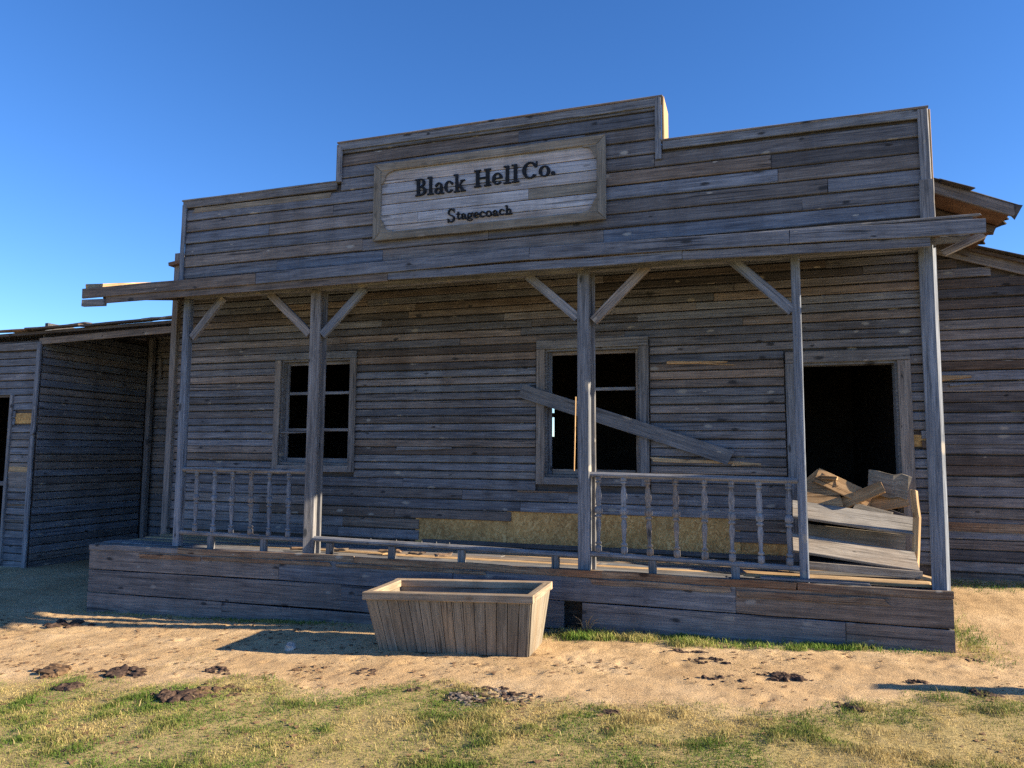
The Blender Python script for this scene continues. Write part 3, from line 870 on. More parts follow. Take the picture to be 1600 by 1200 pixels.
def glyph(ch):
    s = 0.085
    if ch == 'B':
        return [rect(0.10, 0, 0.30, 1), rect(0, 0, 0.36, s), rect(0, 1 - s, 0.36, 1), rect(0.3, 0.48, 0.4, 0.55)] + ring(0.34, 0.745, 0.33, 0.255, 0.18, 0.075, -90, 90) + ring(0.34, 0.27, 0.41, 0.27, 0.20, 0.08, -90, 90), 0.80
    if ch == 'l':
        return [rect(0.12, 0, 0.31, 1.04), rect(0, 0, 0.43, s), rect(0, 1.04 - s, 0.2, 1.04)], 0.47
    if ch == 'a':
        return [rect(0.36, 0.04, 0.53, 0.46), rect(0.45, 0, 0.64, s), disc(0.10, 0.5, 0.075)] + ring(0.29, 0.44, 0.24, 0.24, 0.16, 0.07, 0, 165) + ring(0.24, 0.19, 0.24, 0.195, 0.16, 0.06, 30, 345), 0.66
    if ch == 'c':
        return ring(0.31, 0.33, 0.31, 0.35, 0.19, 0.075, 42, 325) + [disc(0.50, 0.50, 0.085)], 0.62
    if ch == 'k':
        return [rect(0.10, 0, 0.28, 1.04), rect(0, 0, 0.38, s), rect(0, 1.04 - s, 0.2, 1.04), bar(0.26, 0.27, 0.58, 0.63, 0.075), bar(0.36, 0.40, 0.60, 0.05, 0.17), rect(0.44, 0, 0.76, s), rect(0.42, 0.6, 0.72, 0.6 + s * 0.85)], 0.78
    if ch == 'H':
        return [rect(0.10, 0, 0.30, 1), rect(0.68, 0, 0.88, 1), rect(0, 0, 0.40, s), rect(0, 1 - s, 0.40, 1), rect(0.58, 0, 0.98, s), rect(0.58, 1 - s, 0.98, 1), rect(0.28, 0.46, 0.70, 0.55)], 1.03
    if ch == 'e':
        return ring(0.31, 0.33, 0.31, 0.35, 0.18, 0.075, 0, 320) + [rect(0.12, 0.32, 0.6, 0.39)], 0.65
    if ch == 'C':
        return ring(0.45, 0.5, 0.45, 0.53, 0.22, 0.085, 38, 322, 18) + [rect(0.79, 0.68, 0.86, 1.02), disc(0.76, 0.72, 0.085)], 0.93
    if ch == 'o':
        return ring(0.33, 0.33, 0.33, 0.35, 0.19, 0.075, 0, 360, 16), 0.69
    if ch == '.':
        return [disc(0.12, 0.10, 0.12)], 0.28
    if ch == 'S':
        return ring(0.33, 0.755, 0.30, 0.265, 0.15, 0.09, 25, 262) + ring(0.33, 0.265, 0.33, 0.275, 0.17, 0.09, -155, 85) + [rect(0.56, 0.72, 0.62, 1.0), rect(0.02, 0.0, 0.08, 0.3)], 0.72
    if ch == 't':
        return [rect(0.12, 0.1, 0.29, 0.88), rect(0, 0.58, 0.44, 0.58 + s)] + ring(0.30, 0.17, 0.18, 0.18, 0.12, 0.07, 180, 320, 8), 0.48
    if ch == 'g':
        return ring(0.28, 0.42, 0.26, 0.25, 0.15, 0.07, 0, 360, 14) + ring(0.29, -0.08, 0.29, 0.17, 0.11, 0.07, 0, 360, 14) + [disc(0.58, 0.62, 0.07), bar(0.46, 0.56, 0.58, 0.64, 0.06), bar(0.12, 0.22, 0.10, 0.06, 0.08)], 0.64
    if ch == 'h':
        return [rect(0.10, 0, 0.28, 1.04), rect(0, 0, 0.37, s), rect(0, 1.04 - s, 0.2, 1.04), rect(0.46, 0, 0.64, 0.42), rect(0.40, 0, 0.74, s)] + ring(0.43, 0.42, 0.21, 0.24, 0.17, 0.08, 0, 150), 0.76
    return [], 0.4
def put_letter(ch, x, z, h, wsc=1.0, rot=0.0):
    pieces, adv = glyph(ch)
    V, F = [], []
    yb = 0.010
    e = 0
    def add(poly, yf):
        b = len(V)
        n = len(poly)
        V.extend([(px * h * wsc, yf, pz * h) for px, pz in poly] + [(px * h * wsc, yb, pz * h) for px, pz in poly])
        F.append(tuple(b + i for i in range(n)))
        for i in range(n):
            F.append((b + i, b + (i + 1) % n, b + (i + 1) % n + n, b + i + n))
    for p in pieces:
        e += 1
        yf = -0.014 - 0.0006 * e
        if isinstance(p, tuple):
            for q in p[1]:
                add(q, yf)
        else:
            add(p, yf)
    o = mesh_obj('letter', V, F, LETTER, SG, (x, YS - 0.012, z))
    o.rotation_euler = (0, rot, 0)
    o['label'] = 'black cut-out letter ' + ('full stop' if ch == '.' else ch)
    return adv * h * wsc
def word(txt, x0, x1, z0, z1, h, jig=0.006):
    tot = sum(glyph(c)[1] for c in txt)
    ws = (x1 - x0) / (tot * h)
    x = x0
    for i, c in enumerate(txt):
        t = (x - x0) / (x1 - x0)
        x += put_letter(c, x, z0 + (z1 - z0) * t + rng.uniform(-jig, jig), h, ws, rng.uniform(-0.03, 0.03))
word('Black', 3.53, 4.13, 3.915, 3.905, 0.195)
word('Hell', 4.225, 4.74, 3.935, 3.945, 0.19)
word('Co.', 4.765, 5.13, 3.965, 3.985, 0.17)
word('S', 3.92, 4.015, 3.585, 3.585, 0.148)
word('tagecoach', 4.02, 4.66, 3.60, 3.60, 0.098, 0.003)

# ================================================================== LEFT SHED
LS = thing('side_shed', 'dark blue-grey plank shed with open recess left of the porch', 'building', (-5.0, 1.6, -0.8))
YA, XA, YAB = 1.6, -4.02, 3.80
lw = boxes_mesh('front_wall', wall_boxes(-9.0, XA - 0.03, -0.95, 2.9, YA + 0.034, YA + 0.10, [(-5.75, -4.60, -0.55, 1.97)]), DARKW, LS, (-5, YA, 0))
siding(lw, -9.0, XA - 0.02, rows_of(-0.92, 2.74, 0.122), YA, SHED, [(-5.80, -4.56, -0.55, 2.0)], [(-4.50, -4.08, 1.55, 1.68)], lens=(2.0, 3.5), mats=[(GREY, 0.2)])
for (z, w, mat) in ((0.78, 0.10, TAN), (0.62, 0.24, TRIM), (0.22, 0.03, ROTTEN), (-0.02, 0.03, TRIM)):
    plank('patch_board', lw, (-4.29, YA - 0.02, z), 0.44, w, 0.02, mat, (0.05, rng.uniform(-0.02, 0.02), 0), rough_end=0.03)
boxes_mesh('sheathing_panel', [(-4.52, -4.06, YA + 0.008, YA + 0.032, 1.53, 1.7)], OSB, lw, (-4.3, YA, 1.6))
plank('eave_trim', lw, (-6.5, YA - 0.02, 2.80), 4.95, 0.12, 0.025, TRIM, segs=4, wob=0.003)
post('corner_board', lw, XA - 0.02, YA - 0.03, 1.35, 2.86, 0.085, 0.04, POST, (0.01, 0))
post('corner_board', lw, XA - 0.035, YA - 0.03, -0.90, 1.33, 0.085, 0.04, POST, (-0.01, 0))
for x in (-5.78, -4.575):
    post('door_casing', lw, x, YA - 0.02, -0.8, 2.0, 0.06, 0.05, POST)
plank('door_rail', lw, (-5.18, YA + 0.02, 0.55), 1.15, 0.07, 0.04, TRIM)
plank('door_sill', lw, (-5.18, YA + 0.0, -0.60), 1.15, 0.1, 0.06, TRIM)
lsw = boxes_mesh('side_wall', [(XA - 0.10, XA - 0.034, YA + 0.11, YAB, -0.95, 3.2)], DARKW, LS, (XA, 2.7, 0))
siding(lsw, YA + 0.02, YAB - 0.03, rows_of(-0.92, 3.1, 0.122), XA, SHED, axis='Y', lens=(1.6, 2.6))
lbw = boxes_mesh('back_wall', [(XA - 0.1, -0.9, YAB + 0.034, YAB + 0.1, -0.95, 3.4)], DARKW, LS, (-2.5, YAB, 0))
siding(lbw, XA + 0.03, -0.92, rows_of(-0.92, 3.3, 0.122), YAB, SHED, lens=(1.6, 3.2))
boxes_mesh('rear_shell', [(-9, -8.92, YA + 0.1, 5.6, -0.95, 2.9), (-9, XA - 0.1, 5.6, 5.7, -0.95, 3.4)], DARK, LS, (-6.5, 4, 0))
post('recess_post', LS, -3.80, YAB - 0.12, -0.75, 3.2, 0.095, 0.09, POST, (-0.01, 0))
plank_between('post_cleat', LS, (-3.66, YAB - 0.04, 2.45), (-3.66, YAB - 0.04, 2.85), 0.05, 0.05, TRIM)
plank_between('fascia_board', LS, (XA - 0.02, YA - 0.02, 2.872), (-0.86, YA - 0.02, 2.955), 0.105, 0.03, TRIM, segs=5, wob=0.003)
lr = mesh_obj('roof', [(-9.1, YA - 0.10, 2.90), (-0.84, YA - 0.10, 3.03), (-0.84, 5.7, 3.55), (-9.1, 5.7, 3.42), (-9.1, YA - 0.10, 2.945), (-0.84, YA - 0.10, 3.075), (-0.84, 5.7, 3.60), (-9.1, 5.7, 3.47)],
              [(0, 3, 2, 1), (4, 5, 6, 7), (0, 1, 5, 4), (1, 2, 6, 5), (2, 3, 7, 6), (3, 0, 4, 7)], DARKW, LS, (0, 0, 0))
x = -9.1
while x < -0.9:
    L = min(rng.uniform(0.5, 1.3), -0.85 - x)
    zc = 2.945 + (x + L / 2 + 9.1) * 0.01574
    plank('roof_edge_board', lr, (x + L / 2, YA - 0.11 + rng.uniform(-0.03, 0.03), zc + 0.03 + rng.uniform(0, 0.012)), L, 0.03, 0.2, rng.choice([ROTTEN, ROTTEN, TRIM, DARKW]), (0.1, -0.0157 + rng.gauss(0, 0.008), 0), segs=4, wob=0.006, rough_end=0.02)
    x += L * rng.uniform(0.9, 1.0)
plank('loose_roof_board', lr, (-3.75, YA - 0.05, 3.075), 1.5, 0.02, 0.16, DARKW, (0.1, -0.06, 0), rough_end=0.02)
plank('loose_roof_board', lr, (-4.7, YA - 0.12, 3.05), 0.8, 0.014, 0.1, TAN, (0.2, 0.02, 0.02), rough_end=0.03)

# ================================================================== RIGHT SHED
YR = 2.5
RS = thing('lean_to', 'weathered plank lean-to with sloping roof right of the porch', 'building', (10.5, YR, -0.3))
def rz(x):
    return 3.40 - (x - 9.58) * 0.355
rw = prism('front_wall', [(8.72, -0.7), (13.5, -0.7), (13.5, rz(13.5)), (8.72, rz(8.72))], YR + 0.034, YR + 0.1, DARKW, RS, (10.5, YR, 0))
for (za, zb) in rows_of(-0.45, 3.62, 0.122):
    xe = min(13.5, 9.58 + (3.36 - zb) / 0.355)
    if xe < 8.9:
        break
    ms = [(9.18, 9.32, 1.93, 2.06)] if False else []
    siding(rw, 8.73, xe, [(za, zb)], YR, GREY, [], ms, mats=[(DARKW, 0.3), (TRIM, 0.1)], lens=(1.2, 3.0), jit=0.006)
plank('patch_board', rw, (10.0, YR - 0.022, 0.30), 2.3, 0.10, 0.014, ROTTEN, (-0.1, 0.004, 0), segs=4, wob=0.004, rough_end=0.03)
plank_between('rake_board', rw, (8.75, YR - 0.03, rz(8.75) + 0.0), (13.6, YR - 0.03, rz(13.6) + 0.0), 0.12, 0.03, TRIM, segs=4, wob=0.003)
plank_between('split_board', rw, (9.02, YR - 0.06, 2.01), (9.42, YR - 0.02, 2.03), 0.085, 0.02, TAN, roll=-0.3, taper=0.75, rough_end=0.02)
plank_between('split_board', rw, (9.2, YR - 0.03, 1.93), (9.55, YR - 0.018, 1.95), 0.03, 0.02, TRIM, roll=-0.4, taper=0.6)
rr_ = prism('roof', [(8.74, rz(8.74) + 0.06), (13.7, rz(13.7) + 0.06), (13.7, rz(13.7) + 0.10), (8.74, rz(8.74) + 0.10)], YR - 0.10, 6.4, DARKW, RS, (10.5, 4, 3))
x = 8.9
while x < 13.4:
    L = rng.uniform(0.35, 0.8)
    plank('felt_strip', rr_, (x + L / 2, YR - 0.02, rz(x + L / 2) + 0.118), L, 0.016, 0.3, FELT, (0, 0.341 + rng.gauss(0, 0.02), 0), rough_end=0.03)
    x += L * 0.95
boxes_mesh('rear_shell', [(13.42, 13.5, YR + 0.1, 6.2, -0.7, 1.9), (8.72, 13.5, 6.2, 6.3, -0.7, 2.0)], DARK, RS, (11, 5, 0))

# ================================================================== TROUGH
TR = thing('trough', 'tapered tan wooden plank trough standing on the ground before the porch', 'trough', (4.425, -0.82, -0.652))
TR.rotation_euler = (0, R(-2.1), R(2.5))
tl, td, th = 1.57, 0.73, 0.535           # rim length, depth and height
bl, bd = 1.39, 0.46
tz = 0.0
def trough_part(name, V, F, mat, loc, rot=(0, 0, 0)):
    me = bpy.data.meshes.new(name)
    me.from_pydata(V, [], F)
    me.materials.append(mat)
    o = bpy.data.objects.new(name, me)
    S.collection.objects.link(o)
    o.parent = TR
    o.location = loc
    o.rotation_euler = rot
    return o
def slats(n, top_a, top_b, bot_a, bot_b, name):
    """n staves between two sloping lines; each a thin tapered board along its own local X"""
    for i in range(n):
        f0, f1 = i / n + 0.0025, (i + 1) / n - 0.0025
        ta_, tb_ = Vector(top_a).lerp(Vector(top_b), f0), Vector(top_a).lerp(Vector(top_b), f1)
        ba_, bb_ = Vector(bot_a).lerp(Vector(bot_b), f0), Vector(bot_a).lerp(Vector(bot_b), f1)
        c = (ta_ + tb_ + ba_ + bb_) / 4
        xd = ((ta_ + tb_) / 2 - (ba_ + bb_) / 2).normalized()
        zd = (bb_ - ba_); zd = (zd - xd * zd.dot(xd)).normalized()
        yd = zd.cross(xd)
        M = Matrix((xd, yd, zd))
        o4 = [M @ (p - c) for p in (ba_, ta_, tb_, bb_)]
        off = rng.uniform(-0.004, 0.004)
        V = []
        for yy, ins in ((-0.011 + off, 0.003), (-0.008 + off, 0.0), (0.010, 0.0)):
            for j, p in enumerate(o4):
                V.append((p.x, p.y + yy, p.z + (ins if j in (0, 1) else -ins)))
        F = [(0, 1, 2, 3), (11, 10, 9, 8)]
        for a in (0, 4):
            for j in range(4):
                F.append((a + j, a + 4 + j, a + 4 + (j + 1) % 4, a + (j + 1) % 4))
        trough_part(name, V, F, TROUGH, c, M.transposed().to_euler())
zt_ = th - 0.06
def lerp_rect(t):
    return bl / 2 + (tl / 2 - 0.012 - bl / 2) * t, bd / 2 + (td / 2 - 0.012 - bd / 2) * t
hx0, hy0 = lerp_rect(0); hx1, hy1 = lerp_rect(zt_ / th + 0.08)
slats(15, (-hx1, -hy1, zt_ + 0.03), (hx1, -hy1, zt_ + 0.03), (-hx0, -hy0, 0), (hx0, -hy0, 0), 'stave')
slats(15, (hx1, hy1, zt_ + 0.03), (-hx1, hy1, zt_ + 0.03), (hx0, hy0, 0), (-hx0, hy0, 0), 'stave')
slats(7, (hx1, -hy1, zt_ + 0.03), (hx1, hy1, zt_ + 0.03), (hx0, -hy0, 0), (hx0, hy0, 0), 'stave')
slats(7, (-hx1, hy1, zt_ + 0.03), (-hx1, -hy1, zt_ + 0.03), (-hx0, hy0, 0), (-hx0, -hy0, 0), 'stave')
for s in (-1, 1):                            # rim: boards on edge with a flat top
    V, F = plank_geo(tl + 0.01, 0.068, 0.075, ch=0.006, segs=4, wob=0.002)
    trough_part('rim_board', V, F, RIM, (0, s * (td / 2 - 0.025), th - 0.034))
    V, F = plank_geo(td - 0.13, 0.066, 0.075, ch=0.006, segs=2, wob=0.002)
    trough_part('rim_board', V, F, RIM, (s * (tl / 2 - 0.03), 0, th - 0.036), (0, 0, R(90)))
V = []
for (z_, ix) in ((0.03, 0), (zt_, 1)):
    ax_, ay_ = (hx0 - 0.022, hy0 - 0.022) if ix == 0 else (hx1 - 0.03, hy1 - 0.03)
    V += [(-ax_, -ay_, z_), (ax_, -ay_, z_), (ax_, ay_, z_), (-ax_, ay_, z_)]
trough_part('light_stop_lining', V, [(0, 1, 5, 4), (1, 2, 6, 5), (2, 3, 7, 6), (3, 0, 4, 7)], TROUGH, (0, 0, 0)).modifiers.new('t', 'SOLIDIFY').thickness = 0.006  # added shell that stops sun leaking between the staves
V, F = plank_geo(bl - 0.03, 0.02, bd - 0.03)
trough_part('bottom_board', V, F, DARKW, (0, 0, 0.05))

# ================================================================== LOOSE BOARDS
def loose(label, p, q, w, t, mat, roll=0.0, name='loose_board', group=None, **kw):
    o = plank_between(name, None, p, q, w, t, mat, roll, **kw)
    tag(o, label, 'board', group)
    return o
loose('long grey plank nailed slanting across the right-hand window', (4.392, YW - 0.085, 1.845), (6.765, YW - 0.075, 1.073), 0.165, 0.026, TRIM, segs=5, wob=0.002, skew=0.012, rough_end=0.006)
loose('thin bare lath hanging beside the post before the right-hand window', (5.182, 0.55, 1.72), (5.158, 0.55, 0.92), 0.012, 0.02, TAN, segs=3, wob=0.004)
GP = 'loose boards heaped in the doorway'
loose('wide tan board end standing at the left of the doorway heap', (7.47, 0.88, 0.70), (7.815, 0.92, 0.72), 0.29, 0.025, HEAP, roll=-0.55, group=GP, rough_end=0.012)
loose('tan board tipped right behind the wide board end in the doorway', (7.62, 0.96, 0.90), (8.10, 0.92, 0.66), 0.17, 0.025, HEAP, roll=-0.55, group=GP, rough_end=0.015)
loose('short tan offcut poking up above the doorway heap', (7.63, 0.99, 0.80), (7.79, 0.96, 0.85), 0.14, 0.03, HEAP, roll=-0.55, group=GP, rough_end=0.015)
loose('tan board with bright sawn end rising to the right in the doorway', (7.76, 0.94, 0.58), (8.20, 0.84, 0.80), 0.13, 0.028, HEAP, roll=-0.55, group=GP, rough_end=0.01)
loose('brown board with splintered top edge at the right door jamb', (8.10, 0.98, 0.85), (8.44, 0.94, 0.79), 0.24, 0.024, TROUGH, roll=-0.2, group=GP, rough_end=0.03, wob=0.02, segs=5)
loose('dark narrow board sloping down to the right inside the doorway', (7.95, 1.1, 0.66), (8.40, 1.02, 0.50), 0.06, 0.03, DARKW, roll=-0.2, group=GP)
loose('dark plank lying low behind the front boards of the doorway', (7.42, 0.93, 0.34), (8.40, 0.95, 0.26), 0.15, 0.026, TROUGH, roll=-0.1, group=GP)
loose('uppermost long grey plank with a sunlit patch across the doorway', (7.36, 0.70, 0.57), (8.47, 0.72, 0.43), 0.29, 0.028, SUNLIT, roll=-1.05, group=GP, segs=4, wob=0.003)
loose('second long grey plank leaning low across the doorway', (7.34, 0.42, 0.27), (8.40, 0.46, 0.14), 0.28, 0.028, SUNLIT, roll=-1.05, group=GP, segs=4, wob=0.003)
loose('third long plank lying on edge near the porch floor by the door', (7.40, 0.20, 0.095), (8.40, 0.28, 0.045), 0.07, 0.075, SUNLIT, roll=-0.1, group=GP, segs=4, wob=0.003)
loose('long plank lying flat along the porch edge right of the narrow post', (6.9, 0.06, 0.012), (8.42, 0.10, -0.005), 0.028, 0.12, TAN, roll=0.1, group=GP, segs=5, wob=0.004, rough_end=0.03)
loose('short plank lying at the very front edge of the porch floor', (7.05, -0.09, 0.005), (7.92, -0.085, -0.002), 0.022, 0.08, TRIM, group=GP, segs=4, wob=0.003, rough_end=0.02)
loose('small tan block lying on top of the wide board end in the doorway', (7.66, 0.94, 0.885), (7.80, 0.92, 0.875), 0.035, 0.12, HEAP, group=GP, rough_end=0.01)
loose('broken tan board leaning against the left door jamb', (7.48, 1.0, 0.76), (7.66, 0.98, 0.92), 0.12, 0.024, HEAP, roll=-0.5, group=GP, rough_end=0.02)
loose('brown board half hidden under the splintered board at the right jamb', (8.02, 0.98, 0.60), (8.42, 0.94, 0.69), 0.17, 0.024, HEAP, roll=-0.45, group=GP, rough_end=0.02)
loose('short dark board wedged below the sawn-ended board in the doorway', (7.95, 0.86, 0.60), (8.28, 0.84, 0.52), 0.07, 0.03, TROUGH, roll=-0.5, group=GP, rough_end=0.02)
def bent_stick():
    o = thing('leaning_stick', 'bent bare wooden stick standing upright between doorway and end post', 'board', (8.41, 0.60, 0.0))
    plank_between('lower_piece', o, (8.405, 0.60, -0.02), (8.445, 0.60, 0.54), 0.06, 0.04, TAN, roll=-0.75, wob=0.002)
    plank_between('upper_piece', o, (8.443, 0.60, 0.53), (8.425, 0.60, 0.78), 0.06, 0.04, TAN, roll=-0.75, wob=0.002, rough_end=0.01)
bent_stick()
loose('short bright board lying across the right end of the porch floor', (8.36, 0.30, 0.04), (8.53, 0.22, 0.01), 0.03, 0.09, TAN, group=GP, rough_end=0.01)
loose('reddish split board at the right corner of the porch platform', (8.38, 0.42, -0.03), (8.52, -0.02, -0.01), 0.05, 0.04, ROTTEN, group=GP, rough_end=0.02)
GF = 'scraps on the porch floor'
for (lab, xa, xb, y, w, mat, r) in (('splintered scrap beside the base of the second post from the left', 1.92, 2.16, 0.12, 0.06, TAN, 0.2), ('pale scrap on the porch floor right of the second post', 2.42, 2.62, 0.2, 0.05, TAN, -0.2),
                                    ('ragged scrap on the porch floor behind the second rail block', 3.0, 3.24, 0.25, 0.07, TAN, 0.1), ('small scrap on the porch floor right of the second rail block', 3.36, 3.55, 0.22, 0.06, TAN, -0.1),
                                    ('crumbled scrap on the porch floor before the third rail block', 3.72, 3.86, 0.18, 0.06, TAN, 0.3)):
    loose(lab, (xa, y, 0.0), (xb, y + r * 0.2, 0.006), 0.022, w, ROTTEN, 0.15, name='wood_scrap', group=GF, segs=5, wob=0.008, rough_end=0.03)

# ================================================================== GROUND CLUTTER
def lump_mesh(name, spec, mat, seed, loc):
    """spec: list of (dx, dy, rx, ry, rz) lumps"""
    rr = random.Random(seed)
    bm = bmesh.new()
    for (dx, dy, rx, ry, rzz) in spec:
        r0 = bmesh.ops.create_icosphere(bm, subdivisions=2, radius=1.0)
        ph = [rr.uniform(0, 6.28) for _ in range(6)]
        for v in r0['verts']:
            n_ = v.co.copy()
            k = 1 + 0.22 * math.sin(3.1 * n_.x + ph[0]) * math.sin(2.7 * n_.y + ph[1]) + 0.16 * math.sin(6.3 * n_.y + ph[2]) * math.sin(5.9 * n_.z + ph[3]) + 0.12 * math.sin(11 * n_.x + ph[4]) * math.sin(12 * n_.y + ph[5]) + rr.uniform(-0.22, 0.22)
            v.co = Vector((n_.x * rx * k + dx, n_.y * ry * k + dy, n_.z * rzz * k + rzz * 0.35))
    me = bpy.data.meshes.new(name)
    bm.to_mesh(me); bm.free()
    me.materials.append(mat)
    o = bpy.data.objects.new(name, me)
    return link(o, None, loc)
def clod(label, x, y, n, spread, size, mat, seed, name='dung_heap', cat='dung', group='dung on the ground'):
    rr = random.Random(seed)
    n = int(n * 3.2)
    spec = []
    for i in range(n):
        far_ = rr.random() < 0.3
        a, d = rr.uniform(0, 6.28), spread * (2.1 if far_ else 1.25) * math.sqrt(rr.random())
        s = size * (rr.uniform(0.18, 0.4) if far_ else rr.uniform(0.35, 0.95))
        spec.append((d * math.cos(a), d * math.sin(a) * 0.65, s * rr.uniform(0.7, 1.5), s * rr.uniform(0.6, 1.2), s * rr.uniform(0.35, 0.7) * (0.8 if mat is DUNGP else 1.0)))
    # lumps that touch form the heap; stray crumbs become its scattered part
    spec.sort(key=lambda q: q[0] ** 2 + q[1] ** 2)
    core, rest, grew = [spec[0]], spec[1:], True
    while grew:
        grew = False
        for q in list(rest):
            if any(math.hypot(q[0] - p[0], q[1] - p[1]) < 0.8 * (min(q[2], q[3]) + min(p[2], p[3])) for p in core):
                core.append(q)
                rest.remove(q)
                grew = True
    o = lump_mesh(name, core, mat, seed, (x, y, gz(x, y) - 0.004))
    if rest:
        k = lump_mesh('scattered_crumbs', rest, mat, seed + 500, (0, 0, 0))
        k.parent = o
        k['kind'] = 'stuff'
    return tag(o, label, cat, group)
clod('rounded brown dung mound at the far left on the sand', 1.27, -2.27, 5, 0.10, 0.09, SOILD, 1)
clod('clustered dung heap left of the trough shadow, second from the left edge', 1.93, -2.14, 13, 0.13, 0.055, DUNG, 2)
clod('small dark dung lump at the grass edge below the leftmost mound', 1.80, -2.57, 5, 0.06, 0.05, DUNG, 3)
clod('large black and brown dung heap in the left foreground grass', 2.92, -2.62, 16, 0.13, 0.06, DUNG, 4)
clod('brown soil smear trailing right of the large left foreground heap', 3.12, -2.45, 10, 0.16, 0.05, SOILD, 5)
clod('low dung crumbs on sand below the tip of the trough shadow', 2.72, -1.97, 8, 0.12, 0.035, DUNG, 6)
clod('pale grey dried dung patch in the grass below the trough', 5.17, -2.10, 70, 0.24, 0.026, DUNGP, 7)
clod('black dung lumps ringing the pale patch below the trough', 5.25, -2.02, 34, 0.24, 0.030, DUNG, 8)
clod('grey-brown dung heap alone on the sand right of centre', 7.20, -1.17, 22, 0.10, 0.036, DUNG, 9)
clod('dark flat dung by the green grass strip before the platform', 6.45, -0.62, 8, 0.11, 0.035, DUNG, 10)
clod('black dung patch in the shade left of the platform corner', -0.35, -0.75, 9, 0.22, 0.06, DUNG, 11)
clod('scattered dung lumps on the sand right of the green strip shadow end', 6.62, -0.86, 9, 0.14, 0.03, DUNG, 12)
clod('dark dung lump in the right foreground grass edge', 7.55, -1.78, 6, 0.08, 0.035, DUNG, 13)
clod('small dark dung lump in the grass below the right half of the sand', 6.10, -2.25, 6, 0.05, 0.03, DUNG, 14)
clod('dung lump at the tip of the thin shadow by the right edge', 8.08, -1.13, 6, 0.05, 0.03, DUNG, 15)
clod('dark dung lump under the thin shadow close to the right edge', 8.45, -1.32, 7, 0.07, 0.035, DUNG, 16)
clod('dung crumbs on sand left of the lone grey-brown heap', 6.75, -1.32, 8, 0.16, 0.028, DUNG, 17)
clod('brown dung crumbs on the sand just left of the trough', 3.45, -1.72, 9, 0.14, 0.03, SOILD, 18)
clod('dark dung crumbs close below the left end of the trough', 3.95, -1.72, 7, 0.1, 0.03, DUNG, 19)
clod('small dark lump in the grass below the trough left of the pale patch', 4.55, -2.05, 4, 0.04, 0.03, DUNG, 20)
clod('dung crumbs on the sand at the right corner of the platform', 8.62, -0.32, 6, 0.08, 0.022, SOILD, 21)
o = lump_mesh('stone', [(0, 0, 0.05, 0.045, 0.045)], STONE, 30, (2.87, -1.19, gz(2.87, -1.19)))
tag(o, 'single pale stone lying in the shadow of the trough', 'stone')
# crumbs of soil too small and many to count
def crumbs():
    rs = np.random.RandomState(5)
    V, F = [], []
    tet = [(1, 1, 1), (1, -1, -1), (-1, 1, -1), (-1, -1, 1)]
    tf = [(0, 1, 2), (0, 3, 1), (0, 2, 3), (1, 3, 2)]
    N = 9500
    xs = rs.uniform(-1.5, 9.6, N); yy = -0.15 - rs.power(1.3, N) * 3.6
    keep = fbm(xs * 1.7, yy * 1.7, 3, 44) + rs.uniform(-.15, .15, N) > 0.5
    xs, yy = xs[keep], yy[keep]
    zs = ground_z(xs, yy)
    for x, y, z in zip(xs, yy, zs):
        s = 0.003 + 0.014 * rs.power(0.3)
        b = len(V)
        for t in tet:
            V.append((x + s * (t[0] + rs.uniform(-.5, .5)), y + s * (t[1] + rs.uniform(-.5, .5)), z + s * 0.5 * (t[2] + rs.uniform(-.4, .4)) + s * 0.2))
        F += [tuple(b + i for i in f) for f in tf]
    o = mesh_obj('soil_crumbs', V, F, SOILD)
    o['kind'] = 'stuff'
    o['label'] = 'small dark soil crumbs scattered over the sand'
    o['category'] = 'soil'
crumbs()

